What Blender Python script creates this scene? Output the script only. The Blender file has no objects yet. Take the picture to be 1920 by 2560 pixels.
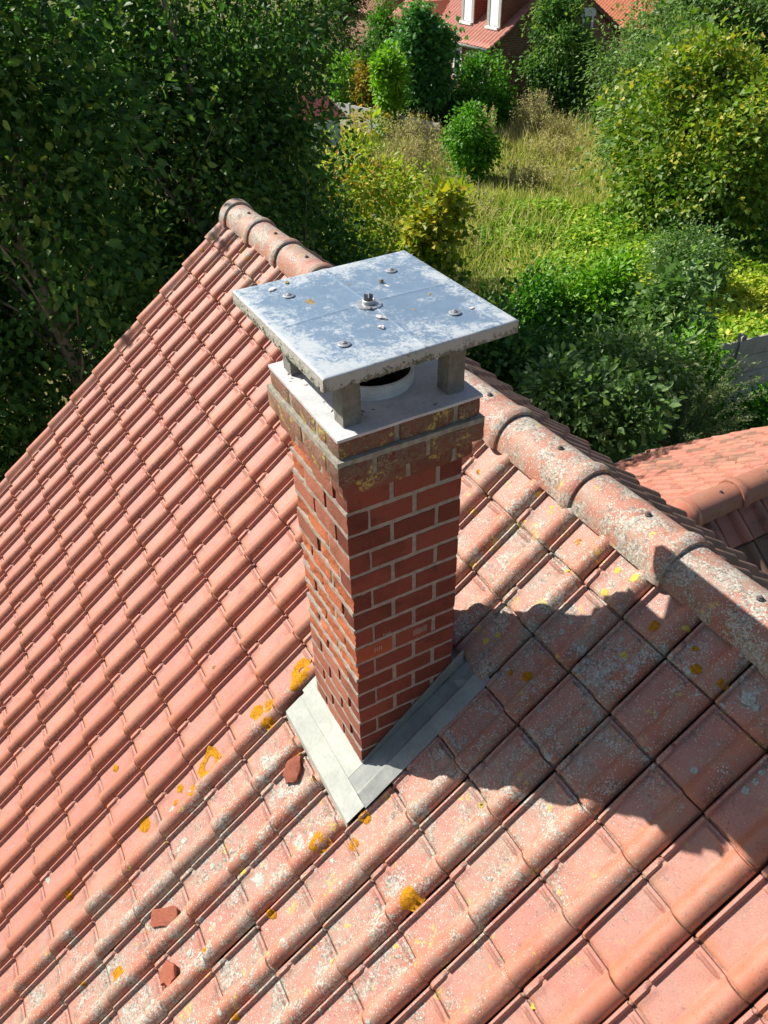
import bpy, bmesh, math, random
import numpy as np
from mathutils import Matrix, Vector, noise

sc = bpy.context.scene
col = sc.collection
rng = np.random.default_rng(7)
random.seed(7)
R = math.radians

# ------------------------------------------------------------------ camera, sky, sun, exposure
CAM = np.array([2.21886, -1.01259, 1.85366])
RIGHT = np.array([0.48401213, 0.87486686, -0.01844515])
DOWN = np.array([0.53974722, -0.31506884, -0.78064369])
FWD = np.array([-0.68877078, 0.3678853, -0.6247041])
FOCAL = 1946.13            # in pixels of a 1920 px wide picture
cam_data = bpy.data.cameras.new('camera')
cam = bpy.data.objects.new('camera', cam_data)
col.objects.link(cam)
m3 = Matrix(((RIGHT[0], -DOWN[0], -FWD[0]), (RIGHT[1], -DOWN[1], -FWD[1]), (RIGHT[2], -DOWN[2], -FWD[2])))
cam.matrix_world = Matrix.Translation(Vector(CAM)) @ m3.to_4x4()
cam_data.sensor_fit = 'HORIZONTAL'
cam_data.sensor_width = 36.0
cam_data.lens = 36.0 * FOCAL / 1920.0
cam_data.clip_start = 0.05
cam_data.clip_end = 2000
sc.camera = cam
sc.render.resolution_x, sc.render.resolution_y = 768, 1024

SUN_TO = Vector((-1.0, -0.64, 1.03)).normalized()
SUN_EL = math.asin(SUN_TO.z)
world = bpy.data.worlds.new('World')
sc.world = world
world.use_nodes = True
wn = world.node_tree
wn.nodes.clear()
w_out = wn.nodes.new('ShaderNodeOutputWorld')
w_bg = wn.nodes.new('ShaderNodeBackground')
w_sky = wn.nodes.new('ShaderNodeTexSky')
w_sky.sky_type = 'NISHITA'
w_sky.sun_disc = False
w_sky.sun_elevation = SUN_EL
w_sky.sun_rotation = math.atan2(SUN_TO.x, SUN_TO.y)
w_bg.inputs['Strength'].default_value = 0.07
wn.links.new(w_sky.outputs[0], w_bg.inputs[0])
wn.links.new(w_bg.outputs[0], w_out.inputs[0])
sun_data = bpy.data.lights.new('sun', 'SUN')
sun_data.energy = 5.0
sun_data.angle = R(0.53)
sun_data.color = (1.0, 0.95, 0.87)
sun = bpy.data.objects.new('sun', sun_data)
sun.rotation_euler = SUN_TO.to_track_quat('Z', 'Y').to_euler()
sun.location = SUN_TO * 30
col.objects.link(sun)
vs = sc.view_settings
vs.view_transform = 'Standard'
vs.look = 'None'
vs.exposure = 0.78
vs.gamma = 1.0
sc.cycles.max_bounces = 6
sc.cycles.adaptive_threshold = 0.02
sc.cycles.diffuse_bounces = 3
sc.cycles.glossy_bounces = 2
sc.cycles.transmission_bounces = 3
sc.cycles.transparent_max_bounces = 4

# ------------------------------------------------------------------ scene graph helpers
WM = {}


def place(o, parent=None, M=None):
    """Link an object; M is its world matrix; a part keeps it under its thing."""
    M = M if M is not None else Matrix.Identity(4)
    col.objects.link(o)
    if parent is not None:
        o.parent = parent
        o.matrix_parent_inverse = WM[parent.name].inverted()
    o.matrix_basis = M
    WM[o.name] = M.copy()
    return o


def thing(name, label, cat, loc=(0, 0, 0), group=None):
    o = bpy.data.objects.new(name, None)
    o.empty_display_size = 0.2
    place(o, None, Matrix.Translation(Vector(loc)))
    return tag(o, label, cat, group)


def tag(o, label=None, cat=None, group=None, kind=None):
    if label: o['label'] = label
    if cat: o['category'] = cat
    if group: o['group'] = group
    if kind: o['kind'] = kind
    return o


def obj(name, mesh, mats, parent=None, M=None):
    o = bpy.data.objects.new(name, mesh)
    if mats is not None and len(mesh.materials) == 0:
        for m in (mats if isinstance(mats, (list, tuple)) else [mats]):
            mesh.materials.append(m)
    return place(o, parent, M)


def mesh_from(name, verts, faces, smooth=False, angle=None):
    me = bpy.data.meshes.new(name)
    me.from_pydata([tuple(v) for v in verts], [], [tuple(f) for f in faces])
    me.update()
    if smooth:
        me.shade_smooth()
        if angle: me.set_sharp_from_angle(angle=R(angle))
    return me


def mesh_fast(name, V, F, tint=None):
    """V (n,3) floats, F (m,k) ints with one k."""
    me = bpy.data.meshes.new(name)
    n, (m, k) = len(V), F.shape
    me.vertices.add(n)
    me.vertices.foreach_set('co', np.ascontiguousarray(V, dtype=np.float32).ravel())
    me.loops.add(m * k)
    me.loops.foreach_set('vertex_index', np.ascontiguousarray(F, dtype=np.int32).ravel())
    me.polygons.add(m)
    me.polygons.foreach_set('loop_start', np.arange(0, m * k, k, dtype=np.int32))
    me.update(calc_edges=True)
    me.validate()
    if tint is not None:
        a = me.attributes.new('tint', 'FLOAT', 'POINT')
        a.data.foreach_set('value', np.ascontiguousarray(tint, dtype=np.float32))
    return me


class MB:
    """Collects boxes, prisms and tubes into one mesh."""
    def __init__(self): self.v, self.f = [], []

    def box(self, x0, x1, y0, y1, z0, z1):
        b = len(self.v)
        self.v += [(x0, y0, z0), (x1, y0, z0), (x1, y1, z0), (x0, y1, z0), (x0, y0, z1), (x1, y0, z1), (x1, y1, z1), (x0, y1, z1)]
        self.f += [tuple(b + i for i in q) for q in ((0, 3, 2, 1), (4, 5, 6, 7), (0, 1, 5, 4), (1, 2, 6, 5), (2, 3, 7, 6), (3, 0, 4, 7))]
        return self

    def prism(self, poly, vec):
        """poly: list of 3-D points, extruded by vec."""
        b, n = len(self.v), len(poly)
        self.v += [tuple(p) for p in poly] + [tuple(np.add(p, vec)) for p in poly]
        self.f += [tuple(range(b + n - 1, b - 1, -1)), tuple(range(b + n, b + 2 * n))]
        self.f += [(b + i, b + (i + 1) % n, b + n + (i + 1) % n, b + n + i) for i in range(n)]
        return self

    def tube(self, pts, radii, sides=6):
        pts = [np.array(p, float) for p in pts]
        b = len(self.v)
        ref = np.array([0.31, 0.17, 0.93])
        for i, p in enumerate(pts):
            t = pts[min(i + 1, len(pts) - 1)] - pts[max(i - 1, 0)]
            t = t / (np.linalg.norm(t) + 1e-9)
            a = np.cross(t, ref)
            if np.linalg.norm(a) < 0.1: a = np.cross(t, [1, 0, 0])
            a /= np.linalg.norm(a)
            c = np.cross(t, a)
            for s in range(sides):
                w = 2 * math.pi * s / sides
                self.v.append(tuple(p + radii[i] * (math.cos(w) * a + math.sin(w) * c)))
        for i in range(len(pts) - 1):
            for s in range(sides):
                s2 = (s + 1) % sides
                self.f.append((b + i * sides + s, b + i * sides + s2, b + (i + 1) * sides + s2, b + (i + 1) * sides + s))
        self.f.append(tuple(b + s for s in range(sides))[::-1])
        self.f.append(tuple(b + (len(pts) - 1) * sides + s for s in range(sides)))
        return self

    def lathe(self, prof, center=(0, 0, 0), n=24, closed=False):
        b = len(self.v)
        for (r, z) in prof:
            for s in range(n):
                w = 2 * math.pi * s / n
                self.v.append((center[0] + r * math.cos(w), center[1] + r * math.sin(w), center[2] + z))
        for i in range(len(prof) - 1):
            for s in range(n):
                s2 = (s + 1) % n
                self.f.append((b + i * n + s, b + i * n + s2, b + (i + 1) * n + s2, b + (i + 1) * n + s))
        if closed:
            self.f.append(tuple(b + (len(prof) - 1) * n + s for s in range(n)))
        return self

    def mesh(self, name, smooth=False, angle=None): return mesh_from(name, self.v, self.f, smooth, angle)


# ------------------------------------------------------------------ node helpers
class NT:
    def __init__(self, name):
        self.mat = bpy.data.materials.new(name)
        self.mat.use_nodes = True
        self.t = self.mat.node_tree
        self.bsdf = self.t.nodes['Principled BSDF']
        self.out = self.t.nodes['Material Output']

    def n(self, typ, **kw):
        nd = self.t.nodes.new(typ)
        for k, v in kw.items(): setattr(nd, k, v)
        return nd

    def link(self, a, b): self.t.links.new(a, b)

    def put(self, sock, val):
        if val is None: return
        if hasattr(val, 'is_output') or isinstance(val, bpy.types.NodeSocket): self.link(val, sock)
        else:
            if isinstance(val, (tuple, list)) and len(val) == 3 and sock.type == 'RGBA': val = (*val, 1)
            sock.default_value = val

    def math(self, op, a, b=None, c=None, clamp=False):
        nd = self.n('ShaderNodeMath', operation=op, use_clamp=clamp)
        self.put(nd.inputs[0], a); self.put(nd.inputs[1], b)
        if c is not None: self.put(nd.inputs[2], c)
        return nd.outputs[0]

    def pos(self): return self.n('ShaderNodeNewGeometry').outputs['Position']

    def obj_co(self): return self.n('ShaderNodeTexCoord').outputs['Object']

    def noise(self, co, scale, detail=4, rough=0.55, dist=0.0):
        nd = self.n('ShaderNodeTexNoise')
        self.put(nd.inputs['Vector'], co)
        nd.inputs['Scale'].default_value = scale; nd.inputs['Detail'].default_value = detail
        nd.inputs['Roughness'].default_value = rough; nd.inputs['Distortion'].default_value = dist
        return nd.outputs['Fac']

    def voronoi(self, co, scale, feature='F1', rnd=1.0):
        nd = self.n('ShaderNodeTexVoronoi', feature=feature)
        self.put(nd.inputs['Vector'], co)
        nd.inputs['Scale'].default_value = scale; nd.inputs['Randomness'].default_value = rnd
        return nd

    def ramp(self, fac, stops, interp='LINEAR'):
        nd = self.n('ShaderNodeValToRGB')
        nd.color_ramp.interpolation = interp
        while len(nd.color_ramp.elements) < len(stops): nd.color_ramp.elements.new(0.5)
        for e, (p, c) in zip(nd.color_ramp.elements, stops):
            e.position = p
            e.color = (*c, 1) if isinstance(c, (tuple, list)) else (c, c, c, 1)
        self.put(nd.inputs[0], fac)
        return nd.outputs[0]

    def mix(self, fac, a, b, mode='MIX'):
        nd = self.n('ShaderNodeMix', data_type='RGBA', blend_type=mode)
        self.put(nd.inputs[0], fac); self.put(nd.inputs[6], a); self.put(nd.inputs[7], b)
        return nd.outputs[2]

    def step(self, x, lo, hi, to0=0.0, to1=1.0):
        nd = self.n('ShaderNodeMapRange', interpolation_type='SMOOTHSTEP')
        self.put(nd.inputs['Value'], x)
        nd.inputs['From Min'].default_value = lo; nd.inputs['From Max'].default_value = hi
        nd.inputs['To Min'].default_value = to0; nd.inputs['To Max'].default_value = to1
        return nd.outputs[0]

    def bump(self, h, strength=0.4, dist=0.01):
        nd = self.n('ShaderNodeBump')
        nd.inputs['Strength'].default_value = strength; nd.inputs['Distance'].default_value = dist
        self.put(nd.inputs['Height'], h)
        self.link(nd.outputs[0], self.bsdf.inputs['Normal'])

    def done(self, color=None, rough=None, metal=None, spec=None):
        self.put(self.bsdf.inputs['Base Color'], color)
        self.put(self.bsdf.inputs['Roughness'], rough)
        self.put(self.bsdf.inputs['Metallic'], metal)
        if spec is not None: self.bsdf.inputs['Specular IOR Level'].default_value = spec
        return self.mat


# ------------------------------------------------------------------ roof geometry constants
PITCH = 0.6755
CP, SP, TP = math.cos(PITCH), math.sin(PITCH), math.tan(PITCH)
TU, TG = 0.2824, 0.3614          # tile cover width, course gauge
GX, GS = 0.7575, 0.4706          # grid origin along the ridge and up the slope
Z0 = -1.877                      # roof plane height at y = 0
YR = 1.52                        # ridge
ZR = Z0 + YR * TP
ZG = -8.0                        # garden ground


# ------------------------------------------------------------------ materials
def clay(name, base_a, base_b, dirt=0.0, lichen='map', tiles=True, yellow=0.0, blotch=0.0):
    t = NT(name)
    P = t.pos()
    sx = t.n('ShaderNodeSeparateXYZ'); t.link(P, sx.inputs[0])
    X = sx.outputs[0]
    dp = t.n('ShaderNodeVectorMath', operation='DOT_PRODUCT'); t.link(P, dp.inputs[0]); dp.inputs[1].default_value = (0, CP, SP)
    # slope coordinate: remove plane offset so that s = 0 at y = 0
    S = t.math('SUBTRACT', dp.outputs['Value'], Z0 * SP)
    if tiles:
        ii = t.math('FLOOR', t.math('DIVIDE', t.math('SUBTRACT', X, GX), TU))
        kk = t.math('FLOOR', t.math('DIVIDE', t.math('SUBTRACT', S, GS), TG))
        cv = t.n('ShaderNodeCombineXYZ'); t.link(ii, cv.inputs[0]); t.link(kk, cv.inputs[1])
        wnz = t.n('ShaderNodeTexWhiteNoise', noise_dimensions='3D'); t.link(cv.outputs[0], wnz.inputs[0])
        rnd = wnz.outputs['Value']
        A_ = t.math('SUBTRACT', t.math('SUBTRACT', X, GX), t.math('MULTIPLY', ii, TU))
        B_ = t.math('SUBTRACT', t.math('SUBTRACT', S, GS), t.math('MULTIPLY', kk, TG))
    else:
        rnd = t.n('ShaderNodeObjectInfo').outputs['Random']
    big = t.noise(P, 2.3, 3)
    mid = t.noise(P, 13, 5, 0.65)
    fine = t.noise(P, 160, 3, 0.7)
    c = t.mix(t.step(t.math('ADD', t.math('MULTIPLY', rnd, 0.75), t.math('MULTIPLY', mid, 0.5)), 0.25, 0.95), base_a, base_b)
    # fired purple-brown flashes
    fl = t.math('MULTIPLY', t.step(t.noise(P, 8, 5, 0.75, 0.7), 0.50, 0.66), t.step(rnd, 0.0, 0.8, 0.25, 1.0))
    c = t.mix(t.math('MULTIPLY', fl, 0.72), c, (0.19, 0.075, 0.068))
    c = t.mix(t.math('MULTIPLY', t.step(t.noise(P, 24, 5, 0.75), 0.52, 0.68), 0.4), c, (0.50, 0.19, 0.095))
    # pale bloom
    c = t.mix(t.step(big, 0.35, 0.75, 0.0, 0.25), c, (0.48, 0.255, 0.185))
    if tiles:
        c = t.mix(t.math('MULTIPLY', t.step(wnz.outputs['Value'], 0.80, 0.95), 0.35), c, (0.30, 0.12, 0.09))
        pan = t.math('MULTIPLY', t.step(A_, 0.16, 0.12), t.step(t.noise(P, 5, 4), 0.3, 0.6, 0.15, 0.55))
        c = t.mix(pan, c, (0.46, 0.228, 0.182))
    c = t.mix(t.step(fine, 0.35, 0.70, 0.0, 0.38), c, (0.21, 0.085, 0.065))
    if tiles:
        roll = t.math('MULTIPLY', t.step(A_, 0.14, 0.18), t.step(t.noise(P, 7, 4), 0.3, 0.6, 0.25, 0.75))
        c = t.mix(roll, c, (0.40, 0.130, 0.068))
        foot = t.math('MULTIPLY', t.step(B_, 0.07, 0.0), t.step(t.noise(P, 11, 4), 0.4, 0.65, 0.1, 0.75))
        c = t.mix(foot, c, (0.48, 0.18, 0.085))
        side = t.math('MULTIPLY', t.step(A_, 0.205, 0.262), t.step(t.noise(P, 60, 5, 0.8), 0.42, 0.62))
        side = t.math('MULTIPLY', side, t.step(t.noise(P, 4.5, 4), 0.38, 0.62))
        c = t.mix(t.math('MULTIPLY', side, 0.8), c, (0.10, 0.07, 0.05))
    if tiles:
        joint = t.math('MULTIPLY', t.step(B_, TG - 0.017, TG - 0.011), t.step(t.noise(P, 22, 4, 0.75), 0.38, 0.60))
        c = t.mix(t.math('MULTIPLY', joint, 0.7), c, (0.13, 0.085, 0.055))
    # dark grime specks
    gs = t.math('MULTIPLY', t.step(t.noise(P, 75, 3, 0.75), 0.57, 0.66), t.step(t.noise(P, 6, 3), 0.36, 0.62))
    c = t.mix(t.math('MULTIPLY', gs, 0.6 + 0.3 * dirt), c, (0.07, 0.055, 0.045))
    if dirt:
        c = t.mix(t.step(t.noise(P, 5, 4), 0.25, 0.75, dirt * 0.35, dirt), c, (0.085, 0.06, 0.048))
    if blotch:
        bl = t.math('MULTIPLY', t.step(t.noise(P, 1.1, 3), 0.46, 0.60), t.step(t.math('ADD', rnd, t.math('MULTIPLY', t.noise(P, 8, 4, 0.7), 0.8)), 0.75, 1.1))
        c = t.mix(t.math('MULTIPLY', bl, blotch), c, (0.10, 0.075, 0.045))
    # lichen cover
    if lichen == 'map':
        below = t.math('MULTIPLY', t.step(X, -1.25, -0.45), t.step(X, 0.75, 1.75, 1.0, 0.25))
        ridge = t.math('MULTIPLY', t.step(S, 1.0, 1.7), 0.85)
        upper = t.math('MULTIPLY', t.math('MULTIPLY', t.step(S, 0.2, 0.9), t.step(X, -0.9, -0.2)), t.step(X, 0.7, 1.4, 0.9, 0.35))
        leftrow = t.math('MULTIPLY', t.step(X, -5.1, -5.4), 0.35)
        M = t.math('MAXIMUM', t.math('MAXIMUM', below, ridge), t.math('MAXIMUM', upper, leftrow))
        M = t.math('ADD', M, 0.03)
    elif lichen == 'ridge':
        M = t.math('ADD', t.math('MULTIPLY', t.step(t.noise(P, 4.0, 4, 0.7), 0.30, 0.50), 0.70), 0.78)
    else:
        M = t.math('ADD', 0.0, lichen)
    patch = t.noise(P, 5.5, 4, 0.7, 0.5)
    ptile = t.math('MULTIPLY', t.math('SUBTRACT', rnd, 0.5), 0.05) if tiles else 0.0
    dens = t.math('MULTIPLY', M, t.step(t.math('ADD', patch, ptile), 0.37, 0.70), clamp=True)
    dens = t.math('ADD', dens, t.math('MULTIPLY', M, 0.13), clamp=True)
    film = t.math('MULTIPLY', t.math('MULTIPLY', M, t.step(t.noise(P, 3.4, 5, 0.75, 0.4), 0.42, 0.60)), t.step(t.noise(P, 30, 4, 0.8), 0.30, 0.58), clamp=True)
    c = t.mix(t.math('MULTIPLY', film, 0.62), c, t.mix(t.noise(P, 14, 4, 0.7), (0.20, 0.165, 0.12), (0.42, 0.37, 0.29)))
    v1 = t.voronoi(P, 95)
    v2 = t.voronoi(P, 38)
    wob = t.math('MULTIPLY', t.noise(P, 140, 3), 0.25)
    s1 = t.math('LESS_THAN', t.math('ADD', v1.outputs['Distance'], wob), t.math('MULTIPLY', dens, 0.78))
    d2 = t.math('ADD', v2.outputs['Distance'], wob)
    lim2 = t.math('MULTIPLY', t.math('SUBTRACT', dens, 0.22), 0.62)
    s2 = t.math('LESS_THAN', d2, lim2)
    grey = t.ramp(v1.outputs['Color'], [(0.0, (0.19, 0.165, 0.125)), (0.4, (0.33, 0.305, 0.25)), (0.8, (0.47, 0.445, 0.38)), (1.0, (0.56, 0.53, 0.46))])
    c = t.mix(t.math('MULTIPLY', s1, 0.9), c, grey)
    c = t.mix(t.math('MULTIPLY', s2, 0.85), c, t.ramp(t.math('DIVIDE', d2, 0.5), [(0.0, (0.40, 0.40, 0.35)), (0.6, (0.25, 0.25, 0.21)), (1.0, (0.47, 0.46, 0.41))]))
    v0 = t.voronoi(P, 120)
    sep = t.n('ShaderNodeSeparateColor'); t.link(v0.outputs['Color'], sep.inputs[0])
    dot = t.math('LESS_THAN', v0.outputs['Distance'], t.math('MULTIPLY', t.math('SUBTRACT', t.math('MULTIPLY', t.math('MINIMUM', M, 1.0), 0.62), sep.outputs[0]), 0.75))
    c = t.mix(t.math('MULTIPLY', dot, 0.8), c, (0.52, 0.485, 0.41))
    # dark crust between the lichens
    dk = t.math('MULTIPLY', t.step(t.noise(P, 46, 3, 0.75), 0.53, 0.62), t.step(dens, 0.25, 0.8))
    c = t.mix(t.math('MULTIPLY', dk, 0.7), c, (0.10, 0.095, 0.075))
    # small yellow crust
    ym = t.math('MULTIPLY', t.step(t.noise(P, 9.5, 3, 0.6), 0.66 - yellow, 0.70 - yellow), t.step(t.noise(P, 55, 4, 0.7), 0.47, 0.55))
    ym = t.math('MULTIPLY', ym, t.step(M, 0.3, 0.8))
    c = t.mix(t.math('MULTIPLY', ym, 0.9), c, t.mix(t.noise(P, 90), (0.42, 0.30, 0.05), (0.60, 0.47, 0.10)))
    h = t.math('ADD', t.math('MULTIPLY', fine, 0.5), t.math('ADD', t.math('MULTIPLY', s1, 0.55), t.math('MULTIPLY', s2, 0.7)))
    t.bump(h, 0.7, 0.003)
    return t.done(c, t.math('ADD', 0.52, t.math('MULTIPLY', mid, 0.2)), spec=0.35)


MAT_TILE = clay('clay roof tile', (0.41, 0.148, 0.106), (0.49, 0.200, 0.128), yellow=0.02)
MAT_RIDGE = clay('clay ridge tile', (0.36, 0.135, 0.092), (0.42, 0.175, 0.115), lichen='ridge', tiles=False, yellow=0.03)
MAT_BACK = clay('weathered shaded back slope tile', (0.30, 0.15, 0.10), (0.36, 0.18, 0.12), dirt=0.85, lichen=0.12, tiles=False)  # dark brown stands for dirt and for the weak grazing light on this slope
MAT_WING = clay('annex roof tile', (0.42, 0.15, 0.10), (0.48, 0.20, 0.13), dirt=0.10, lichen=0.10, tiles=False, blotch=0.75)
MAT_WING_RIDGE = clay('annex ridge tile', (0.36, 0.13, 0.08), (0.42, 0.17, 0.095), dirt=0.2, lichen=0.25, tiles=False)


def simple(name, a, b, scale=8, rough=0.8, bump=0.3, dist=0.004, metal=0.0, spec=0.3, detail=5, world_co=True):
    t = NT(name)
    P = t.pos() if world_co else t.obj_co()
    n1 = t.noise(P, scale, detail, 0.6)
    c = t.mix(t.step(n1, 0.3, 0.7), a, b)
    c = t.mix(t.step(t.noise(P, scale * 7, 3, 0.7), 0.4, 0.7, 0, 0.25), c, tuple(x * 0.5 for x in a))
    t.bump(t.noise(P, scale * 9, 4, 0.7), bump, dist)
    return t.done(c, rough, metal, spec)


def brick_mat(name, a, b, dark, rough_bump=0.5):
    t = NT(name)
    P = t.pos()
    rnd = t.n('ShaderNodeObjectInfo').outputs['Random']
    sx = t.n('ShaderNodeSeparateXYZ'); t.link(P, sx.inputs[0])
    c = t.mix(t.math('ADD', t.math('MULTIPLY', rnd, 0.9), t.math('MULTIPLY', t.noise(P, 22, 5, 0.7), 0.45)), tuple(x * 0.82 for x in a), tuple(x * 1.12 for x in b))
    c = t.mix(t.math('MULTIPLY', t.step(t.noise(P, 3.2, 5, 0.7), 0.50, 0.68), 0.45), c, tuple(x * 0.45 for x in a))
    c = t.mix(t.math('MULTIPLY', t.step(t.noise(P, 11, 6, 0.75, 0.8), 0.52, 0.68), 0.6), c, dark)
    c = t.mix(t.math('MULTIPLY', t.step(t.noise(P, 120, 3, 0.7), 0.55, 0.7), 0.5), c, tuple(min(1, x * 1.7 + 0.03) for x in a))
    # weathering of the corbelled head: grey crust and yellow lichen above z = -0.02
    top = t.step(t.math('ADD', sx.outputs[2], t.math('MULTIPLY', t.math('SUBTRACT', t.noise(P, 6, 3), 0.5), 0.25)), -0.06, 0.12)
    cr = t.math('MULTIPLY', top, t.step(t.noise(P, 42, 5, 0.8), 0.36, 0.56))
    c = t.mix(t.math('MULTIPLY', cr, 0.88), c, t.mix(t.noise(P, 95), (0.105, 0.065, 0.042), (0.23, 0.18, 0.125)))
    v = t.voronoi(P, 90)
    sp = t.math('MULTIPLY', top, t.math('LESS_THAN', t.math('ADD', v.outputs['Distance'], t.noise(P, 160, 3)), t.step(t.noise(P, 9, 3), 0.4, 0.65, 0.45, 0.85)))
    c = t.mix(t.math('MULTIPLY', sp, 0.55), c, (0.36, 0.33, 0.25))
    yl = t.math('MULTIPLY', t.math('MULTIPLY', t.step(sx.outputs[2], -0.02, 0.03), t.step(t.noise(P, 12, 3, 0.6), 0.56, 0.61)), t.step(t.noise(P, 60, 5, 0.75), 0.46, 0.52))
    c = t.mix(t.math('MULTIPLY', yl, 0.9), c, t.mix(t.noise(P, 70), (0.33, 0.25, 0.05), (0.56, 0.46, 0.13)))
    t.bump(t.math('ADD', t.noise(P, 70, 5, 0.75), t.math('MULTIPLY', v.outputs['Distance'], 0.3)), rough_bump, 0.005)
    return t.done(c, 0.85, spec=0.25)


MAT_BRICK = brick_mat('red brick', (0.150, 0.040, 0.026), (0.205, 0.055, 0.034), (0.085, 0.030, 0.024))  # darker copy of the brick, with the right side's shade in its colour
MAT_BRICK_ORANGE = brick_mat('fresh orange brick', (0.30, 0.075, 0.035), (0.36, 0.095, 0.04), (0.18, 0.05, 0.035))
MAT_SPALL = brick_mat('spalled brick', (0.42, 0.115, 0.048), (0.48, 0.145, 0.065), (0.27, 0.07, 0.035), 0.9)
MAT_LITBRICK = brick_mat('sunlit side brick', (0.30, 0.105, 0.065), (0.36, 0.13, 0.08), (0.22, 0.075, 0.05), 0.7)  # lighter copy of the brick: sunlight put into the colour of this side
MAT_MORTAR = simple('lime mortar', (0.30, 0.265, 0.215), (0.42, 0.375, 0.31), 30, 0.95, 0.8, 0.006)


def zinc(name):
    t = NT(name)
    P = t.pos()
    sx = t.n('ShaderNodeSeparateXYZ'); t.link(P, sx.inputs[0])
    # distance from the middle of the cap: oxide is thicker towards the rim
    dx = t.math('ABSOLUTE', t.math('ADD', sx.outputs[0], 0.29)); dy = t.math('ABSOLUTE', t.math('SUBTRACT', sx.outputs[1], 0.288))
    rim = t.step(t.math('MAXIMUM', dx, dy), 0.24, 0.42, 0.0, 0.14)
    near = t.math('MULTIPLY', t.step(t.math('SUBTRACT', sx.outputs[0], sx.outputs[1]), -0.9, 0.2), 0.05)
    n = t.math('ADD', t.math('ADD', t.noise(P, 9.5, 9, 0.82, 0.3), near), rim)
    n = t.math('ADD', n, t.math('MULTIPLY', t.math('SUBTRACT', t.noise(P, 70, 6, 0.85), 0.5), 0.62))
    ox = t.step(n, 0.52, 0.70)
    c = t.mix(t.math('MULTIPLY', ox, 0.9), t.mix(t.noise(P, 14, 5, 0.7), (0.17, 0.25, 0.34), (0.27, 0.36, 0.45)), t.mix(t.noise(P, 60, 5, 0.7), (0.33, 0.36, 0.375), (0.50, 0.515, 0.51)))  # bluish base paints in the sky mirrored by the bare metal
    spk = t.math('MULTIPLY', t.step(t.noise(P, 34, 5, 0.8), 0.66, 0.70), t.step(t.noise(P, 5, 2), 0.45, 0.6))
    c = t.mix(t.math('MULTIPLY', spk, 0.6), c, (0.30, 0.24, 0.17))
    t.bump(t.math('ADD', t.math('MULTIPLY', ox, 0.5), t.noise(P, 12, 3)), 0.12, 0.002)
    return t.done(c, t.math('ADD', 0.40, t.math('MULTIPLY', ox, 0.3)), t.math('SUBTRACT', 0.50, t.math('MULTIPLY', ox, 0.36)), 0.4)


MAT_ZINC = zinc('weathered galvanised sheet')


def rim_mat():
    t = NT('stained galvanised rim')
    P = t.pos()
    sx = t.n('ShaderNodeSeparateXYZ'); t.link(P, sx.inputs[0])
    c = t.mix(t.noise(P, 18, 5, 0.7), (0.38, 0.35, 0.31), (0.52, 0.49, 0.45))
    low = t.step(sx.outputs[2], 0.60, 0.55)
    g = t.math('MULTIPLY', t.step(t.math('ADD', t.noise(P, 26, 6, 0.8), t.math('MULTIPLY', low, 0.16)), 0.56, 0.66), 0.8)
    c = t.mix(g, c, t.mix(t.noise(P, 80), (0.08, 0.065, 0.045), (0.22, 0.19, 0.12)))
    left = t.math('MULTIPLY', t.step(sx.outputs[1], -0.09, -0.112), t.step(t.noise(P, 60, 5, 0.8), 0.42, 0.56))
    c = t.mix(t.math('MULTIPLY', left, 0.8), c, t.mix(t.noise(P, 120), (0.20, 0.20, 0.15), (0.42, 0.42, 0.35)))
    t.bump(t.math('ADD', t.noise(P, 90, 4), t.math('MULTIPLY', left, 1.5)), 0.5, 0.004)
    return t.done(c, 0.7, 0.1, 0.3)


MAT_RIM = rim_mat()
MAT_TRAY = simple('pale painted sheet', (0.47, 0.48, 0.49), (0.57, 0.58, 0.58), 9, 0.6, 0.1, 0.001)
MAT_POST = simple('rough cement post', (0.23, 0.215, 0.185), (0.33, 0.31, 0.27), 40, 0.95, 1.0, 0.008)
MAT_FLUE = simple('grey flue enamel', (0.58, 0.58, 0.57), (0.68, 0.68, 0.66), 12, 0.55, 0.1, 0.001)
MAT_SOOT = simple('soot', (0.012, 0.011, 0.01), (0.02, 0.018, 0.016), 20, 0.95)
MAT_STEEL = simple('dull steel', (0.34, 0.35, 0.36), (0.50, 0.51, 0.52), 60, 0.45, 0.1, 0.001, metal=0.7)
MAT_DARKSTEEL = simple('rusty dark steel', (0.10, 0.09, 0.085), (0.18, 0.16, 0.15), 60, 0.6, 0.2, 0.001, metal=0.4)
MAT_FLASH = simple('painted zinc flashing', (0.33, 0.345, 0.30), (0.42, 0.43, 0.375), 6, 0.5, 0.08, 0.001)
MAT_FLASH2 = simple('shaded zinc flashing', (0.21, 0.22, 0.205), (0.29, 0.30, 0.275), 6, 0.5, 0.08, 0.001)  # darker copy of the flashing; the side strip's shade is in the colour
MAT_DECK = simple('roof underlay', (0.05, 0.035, 0.03), (0.08, 0.055, 0.045), 8)
MAT_LITTER = simple('dry leaf litter', (0.20, 0.13, 0.06), (0.33, 0.24, 0.12), 50, 0.9)
MAT_DROP = simple('chalky droppings', (0.46, 0.43, 0.39), (0.60, 0.57, 0.53), 60, 0.9, 0.5, 0.002)


def lichen_mat(name, a, b, c3):
    t = NT(name)
    P = t.pos()
    n1 = t.noise(P, 85, 5, 0.8)
    c = t.mix(t.step(n1, 0.36, 0.64), a, b)
    c = t.mix(t.step(t.noise(P, 48, 4, 0.75), 0.52, 0.66, 0, 0.85), c, c3)
    t.bump(n1, 1.0, 0.005)
    return t.done(c, 0.95, spec=0.1)


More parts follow.
